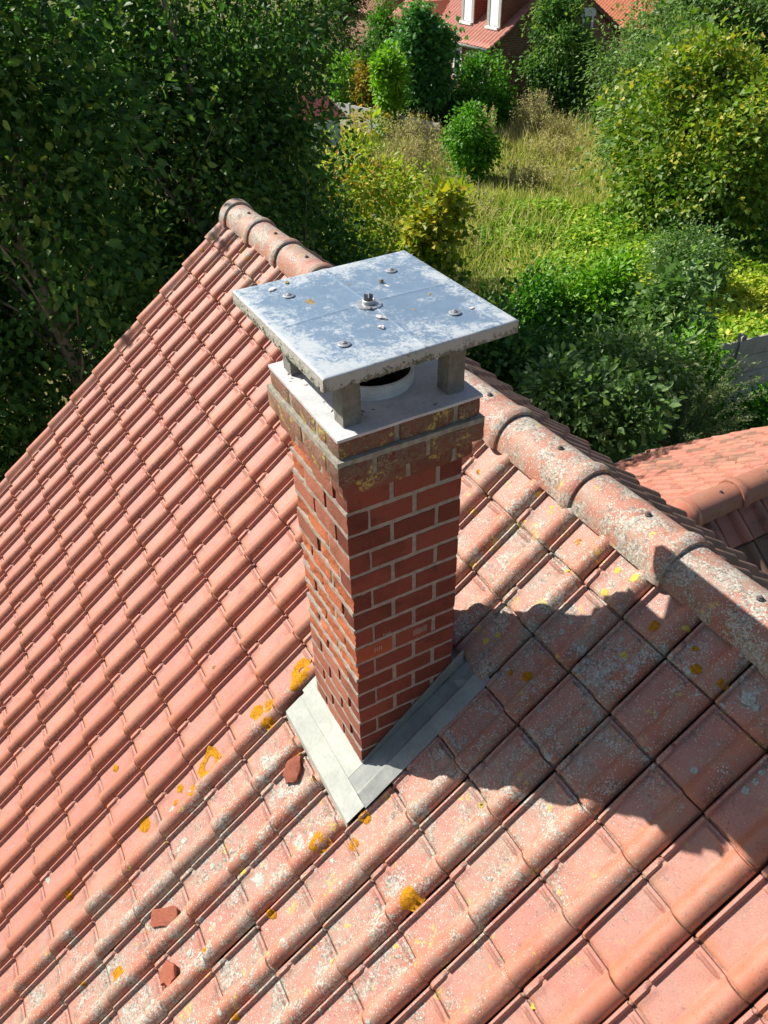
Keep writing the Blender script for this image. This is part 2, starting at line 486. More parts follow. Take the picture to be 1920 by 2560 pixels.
MAT_ORANGE = lichen_mat('orange lichen', (0.34, 0.135, 0.008), (0.54, 0.26, 0.014), (0.15, 0.065, 0.012))
MAT_YELLOW = lichen_mat('yellow lichen', (0.50, 0.38, 0.06), (0.62, 0.50, 0.12), (0.34, 0.27, 0.07))
MAT_PALE = lichen_mat('pale lichen', (0.30, 0.31, 0.26), (0.56, 0.57, 0.50), (0.15, 0.15, 0.12))

# ------------------------------------------------------------------ roof tile mesh
PROFILE = [(0.0, -0.004), (0.004, 0.0), (0.008, 0.016), (0.013, 0.0205), (0.019, 0.0205), (0.024, 0.016), (0.027, 0.0), (0.034, -0.003), (0.075, -0.004),
           (0.135, -0.0035), (0.158, -0.002), (0.163, 0.002), (0.170, 0.012), (0.180, 0.0245), (0.192, 0.035), (0.206, 0.0415), (0.220, 0.0435), (0.234, 0.0415), (0.246, 0.036),
           (0.256, 0.028), (0.265, 0.018), (0.271, 0.006), (0.274, -0.010)]
TILT = 0.017
PX = np.array([p[0] for p in PROFILE]); PH = np.array([p[1] for p in PROFILE])


def tile_height(a, b, notch=False):
    h = float(np.interp(a, PX, PH))
    if notch and b < 0.30 * TG and a < 0.046:
        # the side lock stops above the lower corner; a wedge-shaped pad fills it
        tt = min(1.0, max(0.0, (b - 0.22 * TG) / (0.08 * TG)))
        pad = 0.015 * min(1.0, max(0.0, (0.033 - 0.016 * tt - a) / 0.006), max(0.0, (a - 0.002) / 0.005))
        h = max(-0.004, h * (1.0 if tt > 0.98 else 0.0)) * 0 + max(0.0, pad) if tt < 0.85 else -0.002
    # short stop rib under the head lap
    if 0.040 < a < 0.150:
        db = abs(b - (TG - 0.038))
        h += 0.014 * max(0.0, 1.0 - (db / 0.011) ** 2) * min(1.0, (a - 0.040) / 0.006, (0.150 - a) / 0.008) if db < 0.011 else 0.0
    if b > TG - 0.015:      # head channel under the lapping edge
        h = h * 0.92 - 0.013 * min(1.0, (b - (TG - 0.015)) / 0.003)
    rollm = min(1.0, max(0.0, (a - 0.16) / 0.03))
    if b < 0.022: h -= 0.007 * (1.0 - b / 0.022) ** 2          # rounded lower edge
    return h + (TILT + 0.011 * rollm) * (1.0 - b / TG)


def tile_arrays(notch, seed, short=False):
    bs = [0.0, 0.003, 0.008, 0.015, 0.022, 0.03, 0.07, 0.079, 0.090, 0.105, 0.112, 0.17, 0.25, TG - 0.051, TG - 0.047, TG - 0.043, TG - 0.038, TG - 0.033, TG - 0.028, TG - 0.015, TG - 0.012, TG - 0.002, TG + 0.05] if notch else \
         [0.0, 0.003, 0.008, 0.015, 0.022, 0.03, 0.10, 0.20, TG - 0.051, TG - 0.047, TG - 0.043, TG - 0.038, TG - 0.033, TG - 0.028, TG - 0.015, TG - 0.012, TG - 0.002, TG + 0.05]
    if short: bs = [b for b in bs if b < TG - 0.03]
    xs = list(PX)
    xs = sorted(set([round(x, 4) for x in xs + [0.038, 0.044, 0.050, 0.148]]))
    V, F = [], []
    nx = len(xs)

    def hh(x, b):
        h = tile_height(x, min(b, TG), notch)
        if b > TG: h = np.interp(x, PX, PH) * 0.6 - 0.020
        w = noise.noise(Vector((x * 9 + seed * 7.1, b * 6, seed))) * 0.0012
        return h + w
    rows = []
    # front lip rows then the surface
    for lvl, (b, dz) in enumerate([(0.004, -0.017), (0.0, -0.015), (-0.001, -0.004)]):
        rows.append([(x, b, max(hh(x, 0.0) + dz, -0.016)) for x in xs])
    for b in bs[1:]:
        rows.append([(x, b, hh(x, b)) for x in xs])
    for r in rows: V += r
    for j in range(len(rows) - 1):
        for i in range(nx - 1):
            F.append((j * nx + i, j * nx + i + 1, (j + 1) * nx + i + 1, (j + 1) * nx + i))
    return np.array(V, float), np.array(F, int)


TILE_VARIANTS = {n: [tile_arrays(n, s) for s in (1, 2, 3)] + [tile_arrays(n, 4, True)] for n in (False, True)}


def tile_mesh(name, notch, s, mat):
    V, F = TILE_VARIANTS[notch][s]
    me = mesh_from(name, V, F, True, 38)
    me.materials.append(mat)
    return me


def slope_matrix(origin, rz, pitch=PITCH):
    return Matrix.Translation(Vector(origin)) @ Matrix.Rotation(rz, 4, 'Z') @ Matrix.Rotation(pitch, 4, 'X')


FRONT = slope_matrix((0, 0, Z0), 0.0)            # local: x along ridge, y up the slope, z outward


def notch_at(i, k): return (i + k) % 2 == 1


def jitter(rs):
    return Matrix.Translation((rs.uniform(-0.003, 0.003), rs.uniform(-0.005, 0.005), rs.uniform(-0.001, 0.003))) @ \
        Matrix.Rotation(rs.uniform(-0.011, 0.011), 4, 'Z') @ Matrix.Rotation(rs.uniform(-0.008, 0.008), 4, 'Y')


def project(P):
    d = np.asarray(P, float) - CAM
    z = d @ FWD
    return 960 + FOCAL * (d @ RIGHT) / z, 1280 + FOCAL * (d @ DOWN) / z, z


def view_size(M, w=TU, g=TG):
    """approximate pixel area of a tile in the photograph, 0 when outside"""
    pts = []
    for a, b in ((0, 0), (w, 0), (w, g), (0, g)):
        p = M @ Vector((a, b, 0.02))
        x, y, z = project(p)
        if z < 0.1: return 0
        pts.append((x, y))
    if all(p[0] < 0 for p in pts) or all(p[0] > 1920 for p in pts) or all(p[1] < 0 for p in pts) or all(p[1] > 2560 for p in pts): return 0
    A = 0
    for i in range(4):
        A += pts[i][0] * pts[(i + 1) % 4][1] - pts[(i + 1) % 4][0] * pts[i][1]
    return abs(A) / 2


def joined_tiles(name, items, mat):
    """items: (M, notch, s) -> one mesh"""
    Vs, Fs, b = [], [], 0
    for M, n, s in items:
        V, F = TILE_VARIANTS[n][s]
        A = np.array(M)
        Vs.append(V @ A[:3, :3].T + A[:3, 3]); Fs.append(F + b); b += len(V)
    me = mesh_fast(name, np.concatenate(Vs), np.concatenate(Fs))
    me.shade_smooth(); me.set_sharp_from_angle(angle=R(38))
    me.materials.append(mat)
    return me


# ------------------------------------------------------------------ ground
def ground():
    t = NT('dry garden soil and thatch')
    P = t.pos()
    c = t.mix(t.step(t.noise(P, 0.35, 4), 0.35, 0.65), (0.16, 0.145, 0.05), (0.10, 0.12, 0.03))
    c = t.mix(t.step(t.noise(P, 2.5, 5, 0.7), 0.4, 0.7, 0, 0.6), c, (0.24, 0.19, 0.09))
    c = t.mix(t.step(t.noise(P, 18, 4, 0.7), 0.5, 0.7, 0, 0.5), c, (0.05, 0.045, 0.02))
    t.bump(t.noise(P, 9, 5, 0.7), 0.8, 0.08)
    m = t.done(c, 0.95, spec=0.1)
    n = 60
    xs = np.linspace(-110, 60, n); ys = np.linspace(-60, 130, n)
    V = []
    for y in ys:
        for x in xs:
            V.append((x, y, ZG + 0.10 * noise.noise(Vector((x * 0.15, y * 0.15, 3.3)))))
    F = [(j * n + i, j * n + i + 1, (j + 1) * n + i + 1, (j + 1) * n + i) for j in range(n - 1) for i in range(n - 1)]
    # a far skirt so that the sheet reaches the horizon
    b = len(V)
    V += [(-1500, -1500, ZG - 0.6), (1500, -1500, ZG - 0.6), (1500, 1500, ZG - 0.6), (-1500, 1500, ZG - 0.6)]
    F.append((b, b + 1, b + 2, b + 3))
    o = obj('ground', mesh_from('ground', V, F, True), m)
    tag(o, 'rough garden ground with dry soil behind the roofs', 'ground', kind='structure')


ground()

# ------------------------------------------------------------------ the house under the chimney
house = thing('tiled_house', 'house under the brick chimney with a big salmon tiled roof', 'house', (-1.0, YR, ZG))
I_MIN, I_MAX, K_MIN, K_MAX = -22, 9, -14, 3
XL, XRT = GX + I_MIN * TU, GX + (I_MAX + 1) * TU       # tile field left / right
S_EAVE = GS + K_MIN * TG
MAT_WALL = simple('rendered wall', (0.50, 0.44, 0.36), (0.58, 0.52, 0.44), 2, 0.9)
wall = MB()
ye, ze = S_EAVE * CP + 0.3, Z0 + S_EAVE * SP
yb = 2.95
wall.prism([(-5.40, ye, ZG - 0.2), (-5.40, yb, ZG - 0.2), (-5.40, yb, ZR - (yb - YR) * TP - 0.12), (-5.40, YR, ZR - 0.12), (-5.40, ye, Z0 + ye * TP - 0.12)], (XRT + 5.4 - 0.05, 0, 0))
obj('wall', wall.mesh('wall'), MAT_WALL, house)
# slopes: underlay sheets
deck = MB()
SA = YR / CP
deck.prism([(-5.44, S_EAVE + 0.02, -0.065), (-5.44, SA, -0.065), (-5.44, SA, -0.03), (-5.44, S_EAVE + 0.02, -0.03)], (XRT + 5.44, 0, 0))
deck.v = [tuple(FRONT @ Vector(v)) for v in deck.v]
slope_f = obj('roof_slope', deck.mesh('roof_slope'), MAT_DECK, house)
SB = (3.30 - YR) / CP
BACK = slope_matrix((0, YR + SB * CP, ZR - SB * SP), math.pi)
deck = MB()
deck.prism([(-XRT, 0.03, -0.065), (-XRT, SB, -0.065), (-XRT, SB, -0.03), (-XRT, 0.03, -0.03)], (XRT + 5.44, 0, 0))
deck.v = [tuple(BACK @ Vector(v)) for v in deck.v]
slope_b = obj('roof_slope', deck.mesh('roof_slope'), MAT_DECK, house)

rs = random.Random(11)
cands = []
for k in range(K_MIN, K_MAX + 1):
    for i in range(I_MIN, I_MAX + 1):
        if i in (-5, -4, -3) and k in (-2, -1, 0): continue      # chimney and its flashing
        M = FRONT @ Matrix.Translation((GX + i * TU, GS + k * TG, 0)) @ jitter(rs)
        cands.append((view_size(M), M, notch_at(i, k), rs.randrange(3) if k < K_MAX else 3))
cands.sort(key=lambda c: -c[0])
tile_meshes = {(n, s): tile_mesh('roof_tile', n, s, MAT_TILE) for n in (False, True) for s in range(4)}
for a, M, n, s in cands[:300]:
    place(bpy.data.objects.new('roof_tile', tile_meshes[(n, s)]), slope_f, M)
rest = [(M, n, s) for a, M, n, s in cands[300:]]
tag(obj('remaining_roof_tiles', joined_tiles('remaining_roof_tiles', rest, MAT_TILE), None, slope_f), kind='stuff')
items = []
nb = int((SB - 0.02) / TG)
OFFB = SB - 0.03 - nb * TG
for k in range(nb):
    for i in range(-9, 22):
        M = BACK @ Matrix.Translation((-GX + i * TU - 0.05, OFFB + k * TG, 0)) @ jitter(rs)
        items.append((M, notch_at(i, k), rs.randrange(3) if k < nb - 1 else 3))
tag(obj('remaining_roof_tiles', joined_tiles('remaining_roof_tiles', items, MAT_BACK), None, slope_b), kind='stuff')


# verge tiles: a roll with a skirt down the gable edge
def verge_mesh():
    prof = [(-0.128, -0.14), (-0.128, 0.012), (-0.122, 0.030), (-0.104, 0.044), (-0.080, 0.047), (-0.056, 0.042), (-0.036, 0.028), (-0.022, 0.010), (-0.008, 0.002), (0.006, -0.008)]
    rows = [(0.004, -0.026, 0.0), (-0.001, -0.022, 0.0), (-0.002, -0.004, 0.0), (0.004, 0.0, 0.004), (0.12, 0, 0.12), (TG - 0.005, 0, TG - 0.005)]
    V, F = [], []
    for b, dz, bb in rows:
        for x, h in prof: V.append((x, b, h + dz + 0.024 * (1 - bb / TG)))
    n = len(prof)
    for j in range(len(rows) - 1):
        for i in range(n - 1): F.append((j * n + i, j * n + i + 1, (j + 1) * n + i + 1, (j + 1) * n + i))
    me = mesh_from('verge_tile', V, F, True, 40)
    me.materials.append(MAT_TILE)
    return me


vmesh = verge_mesh()
for k in range(K_MIN, K_MAX + 1):
    M = FRONT @ Matrix.Translation((XL, GS + k * TG, 0.004)) @ jitter(rs)
    if k < -9: continue
    place(bpy.data.objects.new('verge_tile', vmesh), slope_f, M)
vmb = vmesh.copy()
vmb.transform(Matrix.Scale(-1, 4, (1, 0, 0))); vmb.flip_normals()
vmb.materials.clear(); vmb.materials.append(MAT_BACK)
for k in range(nb):
    place(bpy.data.objects.new('verge_tile', vmb), slope_b, BACK @ Matrix.Translation((-XL + 0.03, OFFB + k * TG, 0.004)) @ jitter(rs))


# ridge tiles: tapered half round with a thick collar at the lapping end
def ridge_mesh(length, hw, ht, name, mat, collar=0.085):
    n = 18
    st = [(0.0, 0.90), (0.004, 0.935), (0.06, 0.94), (length - collar - 0.03, 1.0), (length - collar - 0.012, 1.012), (length - collar + 0.004, 1.06), (length - collar * 0.62, 1.11), (length - collar * 0.34, 1.11),
          (length - 0.010, 1.075), (length + 0.002, 1.04), (length + 0.004, 0.95)]
    V, F = [], []
    for x, s in st:
        for j in range(n + 1):
            w = math.pi * (j / n)
            y = -hw * s * math.copysign(abs(math.cos(w)) ** 0.92, math.cos(w))
            z = ht * (s * math.sin(w) if math.sin(w) > 0 else 2.4 * math.sin(w))
            wob = 0.004 * noise.noise(Vector((x * 5, y * 7, z * 7 + 1.7)))
            V.append((x, y, z + wob))
    for i in range(len(st) - 1):
        for j in range(n):
            F.append((i * (n + 1) + j, i * (n + 1) + j + 1, (i + 1) * (n + 1) + j + 1, (i + 1) * (n + 1) + j)[::-1])
    me = mesh_from(name, V, F, True, 55)
    me.materials.append(mat)
    return me


RL = 0.668
rmesh = ridge_mesh(RL + 0.035, 0.162, 0.182, 'ridge_tile', MAT_RIDGE)
screw = MB().lathe([(0.016, -0.01), (0.016, 0.003), (0.010, 0.004), (0.009, 0.012), (0.0, 0.014)], n=10).mesh('screw', True, 40)
screw.materials.append(MAT_DARKSTEEL)
for j in range(-8, 5):
    x0 = -0.198 + j * RL
    M = Matrix.Translation((x0, YR, -0.735)) @ Matrix.Rotation(rs.uniform(-0.008, 0.008), 4, 'Z') @ Matrix.Rotation(rs.uniform(-0.006, 0.006), 4, 'Y')
    r = place(bpy.data.objects.new('ridge_tile', rmesh), house, M)
    place(bpy.data.objects.new('screw', screw), r, M @ Matrix.Translation((0.43, -0.012, 0.183)))
# closing end tile at the gable
V, F = [], []
n = 18
st = [(-0.075, 0.0), (-0.073, 0.7), (-0.060, 1.05), (-0.03, 1.16), (0.04, 1.15), (0.075, 1.10), (0.078, 0.98)]
for x, s in st:
    for j in range(n + 1):
        w = math.pi * (-0.04 + 1.08 * j / n)
        V.append((x, -0.16 * s * math.cos(w), 0.178 * s * (math.sin(w) if math.sin(w) > 0 else 2 * math.sin(w))))
for i in range(len(st) - 1):
    for j in range(n): F.append((i * (n + 1) + j + 1, i * (n + 1) + j, (i + 1) * (n + 1) + j, (i + 1) * (n + 1) + j + 1)[::-1])
obj('ridge_end_tile', mesh_from('ridge_end_tile', V, F, True, 50), MAT_RIDGE, house, Matrix.Translation((-0.198 - 8 * RL + 0.02, YR, -0.735)))
# mortar bedding under the ridge
bed = MB()
bed.prism([(-5.4, YR - 0.12, -0.80), (-5.4, YR + 0.12, -0.80), (-5.4, YR + 0.06, -0.66), (-5.4, YR - 0.06, -0.66)], (XRT + 5.3, 0, 0))
obj('ridge_bedding', bed.mesh('ridge_bedding'), MAT_DECK, house)

# gutter along the back eave is out of sight; a front fascia closes the slope
fas = MB().box(-5.4, XRT - 0.1, S_EAVE * CP + 0.06, S_EAVE * CP + 0.10, ze - 0.25, ze - 0.04)
obj('fascia', fas.mesh('fascia'), MAT_WALL, house)


# lichen rosettes draped on the tiles
def roof_point(x, s, off=0.002):
    i = math.floor((x - GX) / TU); k = math.floor((s - GS) / TG)
    a, b = x - GX - i * TU, s - GS - k * TG
    h = tile_height(a, b, notch_at(i, k))
    return FRONT @ Vector((x, s, h + off))


def roof_frame(x, s):
    return roof_point(x, s)


def rosette(x, s, r, mat, name='lichen_patch', hole=0.0, lift=0.004, lump=0.35):
    sd = rs.uniform(0, 100)
    na, nr = 14, 3
    V, F = [], []
    rads = [hole, 0.45 + hole * 0.4, 0.8, 1.0]
    lifts = [lift * 0.8, lift, lift * 0.9, 0.0005]
    for j, (q, l) in enumerate(zip(rads, lifts)):
        for a in range(na):
            w = 2 * math.pi * a / na
            lob = 1 + lump * noise.noise(Vector((math.cos(w) * 1.9 + sd, math.sin(w) * 1.9, sd))) + 0.22 * noise.noise(Vector((math.cos(w) * 5 + sd, math.sin(w) * 5, sd)))
            rr = r * q * lob
            ll = l + (0.004 * noise.noise(Vector((w * 3, j * 2.2, sd))) if 0 < j < 3 else 0)
            V.append(roof_point(x + rr * math.cos(w), s + rr * math.sin(w), max(ll, 0.0008)))
    for j in range(3):
        for a in range(na):
            a2 = (a + 1) % na
            F.append((j * na + a, j * na + a2, (j + 1) * na + a2, (j + 1) * na + a)[::-1])
    if hole == 0: F.append(tuple(range(na)))
    me = mesh_from(name, V, F, True)
    o = obj(name, me, mat, slope_f)
    return o


ROSETTES = [  # x, slope, radius, kind, hole   (orange / yellow / pale)
    (-0.777, -0.003, 0.086, 'o', 0.3),
    (-0.819, -0.399, 0.051, 'o', 0),
    (-0.776, -0.299, 0.051, 'o', 0),
    (-0.673, -0.354, 0.040, 'o', 0),
    (-0.815, -0.845, 0.098, 'o', 0.45),
    (-0.860, -1.124, 0.033, 'o', 0),
    (-0.760, -1.032, 0.047, 'o', 0),
    (-0.808, -1.190, 0.020, 'o', 0),
    (-0.866, -1.468, 0.049, 'o', 0),
    (0.154, -0.409, 0.065, 'o', 0),
    (0.285, -0.255, 0.036, 'o', 0),
    (0.223, -0.119, 0.036, 'o', 0),
    (0.714, -0.113, 0.051, 'o', 0),
    (-0.227, -1.984, 0.042, 'o', 0),
    (-1.417, -1.551, 0.028, 'o', 0),
    (0.465, -0.148, 0.017, 'o', 0),
    (0.484, -1.292, 0.026, 'o', 0),
    (0.225, -0.864, 0.026, 'o', 0),
    (0.103, -1.303, 0.024, 'o', 0),
    (-0.928, -2.202, 0.029, 'o', 0),
    (-0.702, -0.078, 0.026, 'o', 0),
    (-0.369, -0.279, 0.021, 'o', 0),
    (-0.157, -0.264, 0.017, 'o', 0),
    (-0.290, -1.701, 0.017, 'o', 0),
    (-0.355, -2.243, 0.018, 'o', 0),
    (0.039, -0.531, 0.054, 'p', 0),
    (-0.519, -0.496, 0.043, 'p', 0),
    (0.013, -0.858, 0.056, 'p', 0),
    (0.010, -1.251, 0.041, 'p', 0),
    (0.011, -1.184, 0.027, 'p', 0),
    (-0.521, -1.603, 0.041, 'p', 0),
    (0.001, -1.848, 0.037, 'p', 0),
    (0.068, -1.807, 0.033, 'p', 0),
    (-0.549, -1.227, 0.029, 'p', 0),
    (-0.126, -0.859, 0.030, 'p', 0),
    (-0.507, -1.965, 0.027, 'p', 0),
    (-0.783, -1.232, 0.033, 'p', 0),
    (-0.266, -0.503, 0.036, 'p', 0),
    (-0.576, -1.913, 0.023, 'p', 0),
    (0.016, -1.460, 0.024, 'p', 0),
    (-0.165, -0.930, 0.020, 'p', 0),
    (-1.168, -2.361, 0.030, 'p', 0),
    (-0.021, -2.004, 0.030, 'p', 0),
    (0.059, -0.456, 0.028, 'p', 0),
    (-0.823, 1.614, 0.018, 'o', 0.0),
    (-0.818, 1.707, 0.027, 'y', 0.0),
    (0.003, 1.686, 0.026, 'o', 0.0),
    (0.118, 1.646, 0.018, 'y', 0.0),
    (0.278, 1.708, 0.017, 'y', 0.0),
    (0.390, 1.733, 0.025, 'y', 0.0),
    (0.316, 1.584, 0.021, 'y', 0.0),
    (-0.333, 1.563, 0.027, 'y', 0.0),
    (-0.231, 1.563, 0.021, 'y', 0.0),
    (-0.256, 1.725, 0.027, 'y', 0.0),
    (-0.371, 1.740, 0.021, 'y', 0.0),
    (0.616, 1.624, 0.026, 'o', 0.0),
    (0.823, 1.668, 0.015, 'o', 0.0),
    (0.892, 1.602, 0.024, 'o', 0.0),
    (0.739, 1.709, 0.013, 'y', 0.0),
    (0.329, 1.017, 0.033, 'o', 0.0),
    (0.247, 0.965, 0.016, 'o', 0.0),
    (0.014, 0.979, 0.020, 'y', 0.0),
    (0.044, 1.047, 0.018, 'y', 0.0),
    (0.503, 1.216, 0.017, 'p', 0.0),
    (0.584, 1.274, 0.024, 'p', 0.0),
    (0.601, 1.321, 0.024, 'p', 0.0),
    (0.607, 1.359, 0.015, 'p', 0.0),
    (0.799, 1.664, 0.018, 'p', 0.0),
    (0.508, 1.289, 0.015, 'p', 0.0),
    (-0.355, 1.211, 0.017, 'y', 0.0),
    (-0.482, 1.495, 0.013, 'y', 0.0),
    (0.295, 1.155, 0.014, 'p', 0.0),
    (0.400, 1.444, 0.019, 'p', 0.0),
    (0.291, 1.361, 0.017, 'p', 0.0),
    (1.129, 1.657, 0.039, 'p', 0.0),
    (1.172, 1.648, 0.024, 'p', 0.0),
    (1.181, 1.282, 0.022, 'p', 0.0),
    (1.367, 1.373, 0.022, 'p', 0.0),
    (1.369, 1.426, 0.020, 'p', 0.0),
    (1.361, 1.469, 0.018, 'p', 0.0),
    (0.780, 1.241, 0.012, 'p', 0.0),
    (0.507, 0.952, 0.018, 'p', 0.0),
    (1.022, 1.629, 0.019, 'o', 0.0),
    (0.755, 0.993, 0.009, 'o', 0.0),
    (-5.540, 1.297, 0.018, 'o', 0.0),
    (-4.623, 1.682, 0.017, 'o', 0.0),
    (-4.724, 1.626, 0.010, 'o', 0.0),
    (-4.251, 1.582, 0.014, 'o', 0.0),
    (-5.473, 1.593, 0.012, 'y', 0.0),
    (-5.072, 1.612, 0.011, 'y', 0.0),
    (-5.484, 1.439, 0.013, 'o', 0.0),
    (-5.149, 1.680, 0.011, 'o', 0.0),
]
for x, s, r, kind, hole in ROSETTES:
    if kind == 'p': r *= 0.72
    rosette(x, s, r, {'o': MAT_ORANGE, 'y': MAT_YELLOW, 'p': MAT_PALE}[kind], hole=hole, lift=0.0045 if kind == 'o' else 0.0025)
rp = random.Random(5)
for _ in range(120):       # many small pale rosettes downslope of the chimney and up by the ridge
    x = rp.gauss(0.0, 0.55); s = rp.uniform(-2.3, 1.65)
    if -0.75 < x < 0.25 and -0.3 < s < 0.95: continue
    rosette(x, s, rp.uniform(0.008, 0.022), MAT_PALE if rp.random() < 0.85 else MAT_YELLOW, lift=0.0018)

# ------------------------------------------------------------------ chimney
CH = 0.1148                      # brick course
BJ = 0.020                       # joint
CW, CD = 0.555, 0.57             # chimney plan: y 0..CW, x -CD..0
chim = thing('brick_chimney', 'tall weathered red brick chimney with a flat metal cap on posts', 'chimney', (-CD / 2, CW / 2, Z0 + 0.1))


def grid_box(lo, hi, step=0.026):
    lo, hi = np.array(lo, float), np.array(hi, float)
    n = np.maximum(2, np.round((hi - lo) / step).astype(int))
    idx, V, F = {}, [], []

    def vid(i, j, k):
        key = (i, j, k)
        if key not in idx:
            idx[key] = len(V)
            V.append(lo + (hi - lo) * np.array([i / n[0], j / n[1], k / n[2]]))
        return idx[key]
    for i in range(n[0]):
        for j in range(n[1]):
            F.append((vid(i, j, 0), vid(i, j + 1, 0), vid(i + 1, j + 1, 0), vid(i + 1, j, 0)))
            F.append((vid(i, j, n[2]), vid(i + 1, j, n[2]), vid(i + 1, j + 1, n[2]), vid(i, j + 1, n[2])))
    for i in range(n[0]):
        for k in range(n[2]):
            F.append((vid(i, 0, k), vid(i + 1, 0, k), vid(i + 1, 0, k + 1), vid(i, 0, k + 1)))
            F.append((vid(i, n[1], k), vid(i, n[1], k + 1), vid(i + 1, n[1], k + 1), vid(i + 1, n[1], k)))
    for j in range(n[1]):
        for k in range(n[2]):
            F.append((vid(0, j, k), vid(0, j, k + 1), vid(0, j + 1, k + 1), vid(0, j + 1, k)))
            F.append((vid(n[0], j, k), vid(n[0], j + 1, k), vid(n[0], j + 1, k + 1), vid(n[0], j, k + 1)))
    return V, F


def brick(lo, hi, seed, mat, rough=0.0016, spall=0.0, rnd=0.006, step=0.026):
    """One brick: rounded arrises, uneven faces; spall eats into the face towards -y."""
    lo, hi = np.array(lo, float), np.array(hi, float)
    V, F = grid_box(lo, hi, step)
    c0, c1 = lo + rnd, hi - rnd
    out = []
    for v in V:
        q = np.clip(v, c0, c1)
        d = v - q
        L = np.linalg.norm(d)
        p = q + d / L * rnd if L > 1e-9 else v
        nv = noise.noise_vector(Vector(p * 28) + Vector((seed * 3.1, 0, 0)))
        p = p + rough * np.array(nv)
        if spall > 0 and abs(v[1] - lo[1]) < 1e-6:
            e = noise.noise(Vector((p[0] * 14 + seed, p[2] * 22, seed))) * 0.6 + noise.noise(Vector((p[0] * 45, p[2] * 45, seed))) * 0.5
            p[1] += spall * (0.55 + e * 0.9)
        out.append(p)
    me = mesh_from('brick', out, F, True, 50)
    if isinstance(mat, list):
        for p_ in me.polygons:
            if p_.normal.x > 0.6: p_.material_index = 1  # faces turned from the sun take the darker, shaded brick copy
    return obj('brick', me, mat, chim)


bs_ = random.Random(3)
seed = 0
FULL, HALF = 0.202, 0.0905
mort = MB()
for r in range(0, 18):
    zt, zb = -CH * r - BJ / 2, -CH * (r + 1) + BJ / 2
    if r == 0: zt = -0.004
    even = r % 2 == 0
    bricks = []
    # right wall (x = 0 face), seen in the shade
    ys = [(0, FULL), (FULL + BJ, 2 * FULL + BJ), (2 * FULL + 2 * BJ, CW)] if even else [(HALF + BJ, HALF + BJ + FULL), (HALF + 2 * BJ + FULL, CW)]
    for a, b in ys: bricks.append((-0.105, 0, a, b, 'R'))
    # down-slope wall (y = 0 face), lit and spalled
    xs = [(-0.105 - BJ, -0.105 - BJ - FULL), (-0.105 - 2 * BJ - FULL, -CD)] if even else [(0, -FULL), (-FULL - BJ, -2 * FULL - BJ), (-2 * FULL - 2 * BJ, -CD)]
    for b, a in xs: bricks.append((a, b, 0, HALF + 0.01, 'L'))
    # hidden walls
    xs = [(-0.105 - BJ, -0.105 - BJ - FULL), (-0.105 - 2 * BJ - FULL, -CD)]
    for b, a in xs: bricks.append((a, b, CW - 0.10, CW, 'B'))
    for a, b in [(0.12, 0.12 + 0.145), (0.285, 0.43)]: bricks.append((-CD, -CD + 0.1, a, b, 'B'))
    for (x0, x1, y0, y1, wl) in bricks:
        seed += 1
        j = lambda s: bs_.uniform(-s, s)
        if wl == 'L':
            sp = 0.0
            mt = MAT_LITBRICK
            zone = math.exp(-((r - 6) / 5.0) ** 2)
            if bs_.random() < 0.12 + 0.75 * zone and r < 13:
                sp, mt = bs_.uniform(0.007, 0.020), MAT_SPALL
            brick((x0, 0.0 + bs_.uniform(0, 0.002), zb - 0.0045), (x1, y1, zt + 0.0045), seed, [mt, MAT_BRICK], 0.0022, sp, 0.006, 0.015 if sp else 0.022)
        else:
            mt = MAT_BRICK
            if even is False and y0 < 0.2 and wl == 'R' and r in (1, ): mt = MAT_BRICK
            near_corner = wl == 'R' and y0 == 0 and even
            if r == 8 and wl == 'R' and y0 == 0: mt = MAT_BRICK_ORANGE
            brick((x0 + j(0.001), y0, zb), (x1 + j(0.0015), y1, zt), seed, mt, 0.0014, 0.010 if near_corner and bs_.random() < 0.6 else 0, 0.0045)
    # bed joint slab and head joints
    if r > 0:
        V, F = grid_box((-CD + 0.004, 0.0022, -CH * r - BJ / 2 - 0.001), (-0.0035, CW - 0.004, -CH * r + BJ / 2 + 0.001), 0.03)
        b0 = len(mort.v)
        for v in V:
            nn = noise.noise(Vector(v * 35)) * 0.0028 + noise.noise(Vector(v * 90)) * 0.0016
            e = np.array(v)
            if v[1] < 0.01: e[1] += nn
            if v[0] > -0.01: e[0] += nn * 0.8
            e[2] += 0.0015 * noise.noise(Vector(v * 40 + 7.0)) if (v[1] < 0.01 or v[0] > -0.01) else 0
            mort.v.append(tuple(e))
        mort.f += [tuple(b0 + i for i in f) for f in F]
    # head joints on the right wall nearly flush, on the lit wall raked deep
    rj = [FULL, 2 * FULL + BJ] if even else [HALF, HALF + BJ + FULL]
    for y in rj: mort.box(-0.10, -0.004 - bs_.uniform(0, 0.002), y - 0.001, y + BJ + 0.001, zb - 0.002, zt + 0.002)
    lj = [-0.105, -0.105 - BJ - FULL] if even else [-FULL, -2 * FULL - BJ]
    for x in lj: mort.box(x - BJ - 0.001, x + 0.001, 0.007 + bs_.uniform(0.0, 0.012), 0.10, zb - 0.002, zt + 0.002)
for (a_, b_, c_, d_) in ((-CD + 0.03, -0.03, 0.035, 0.095), (-CD + 0.03, -0.03, CW - 0.09, CW - 0.03), (-CD + 0.03, -CD + 0.10, 0.0955, CW - 0.0905), (-0.10, -0.03, 0.0955, CW - 0.0905)):
    mort.box(a_, b_, c_, d_, -18 * CH, 0.15)
obj('mortar', mort.mesh('mortar'), MAT_MORTAR, chim)

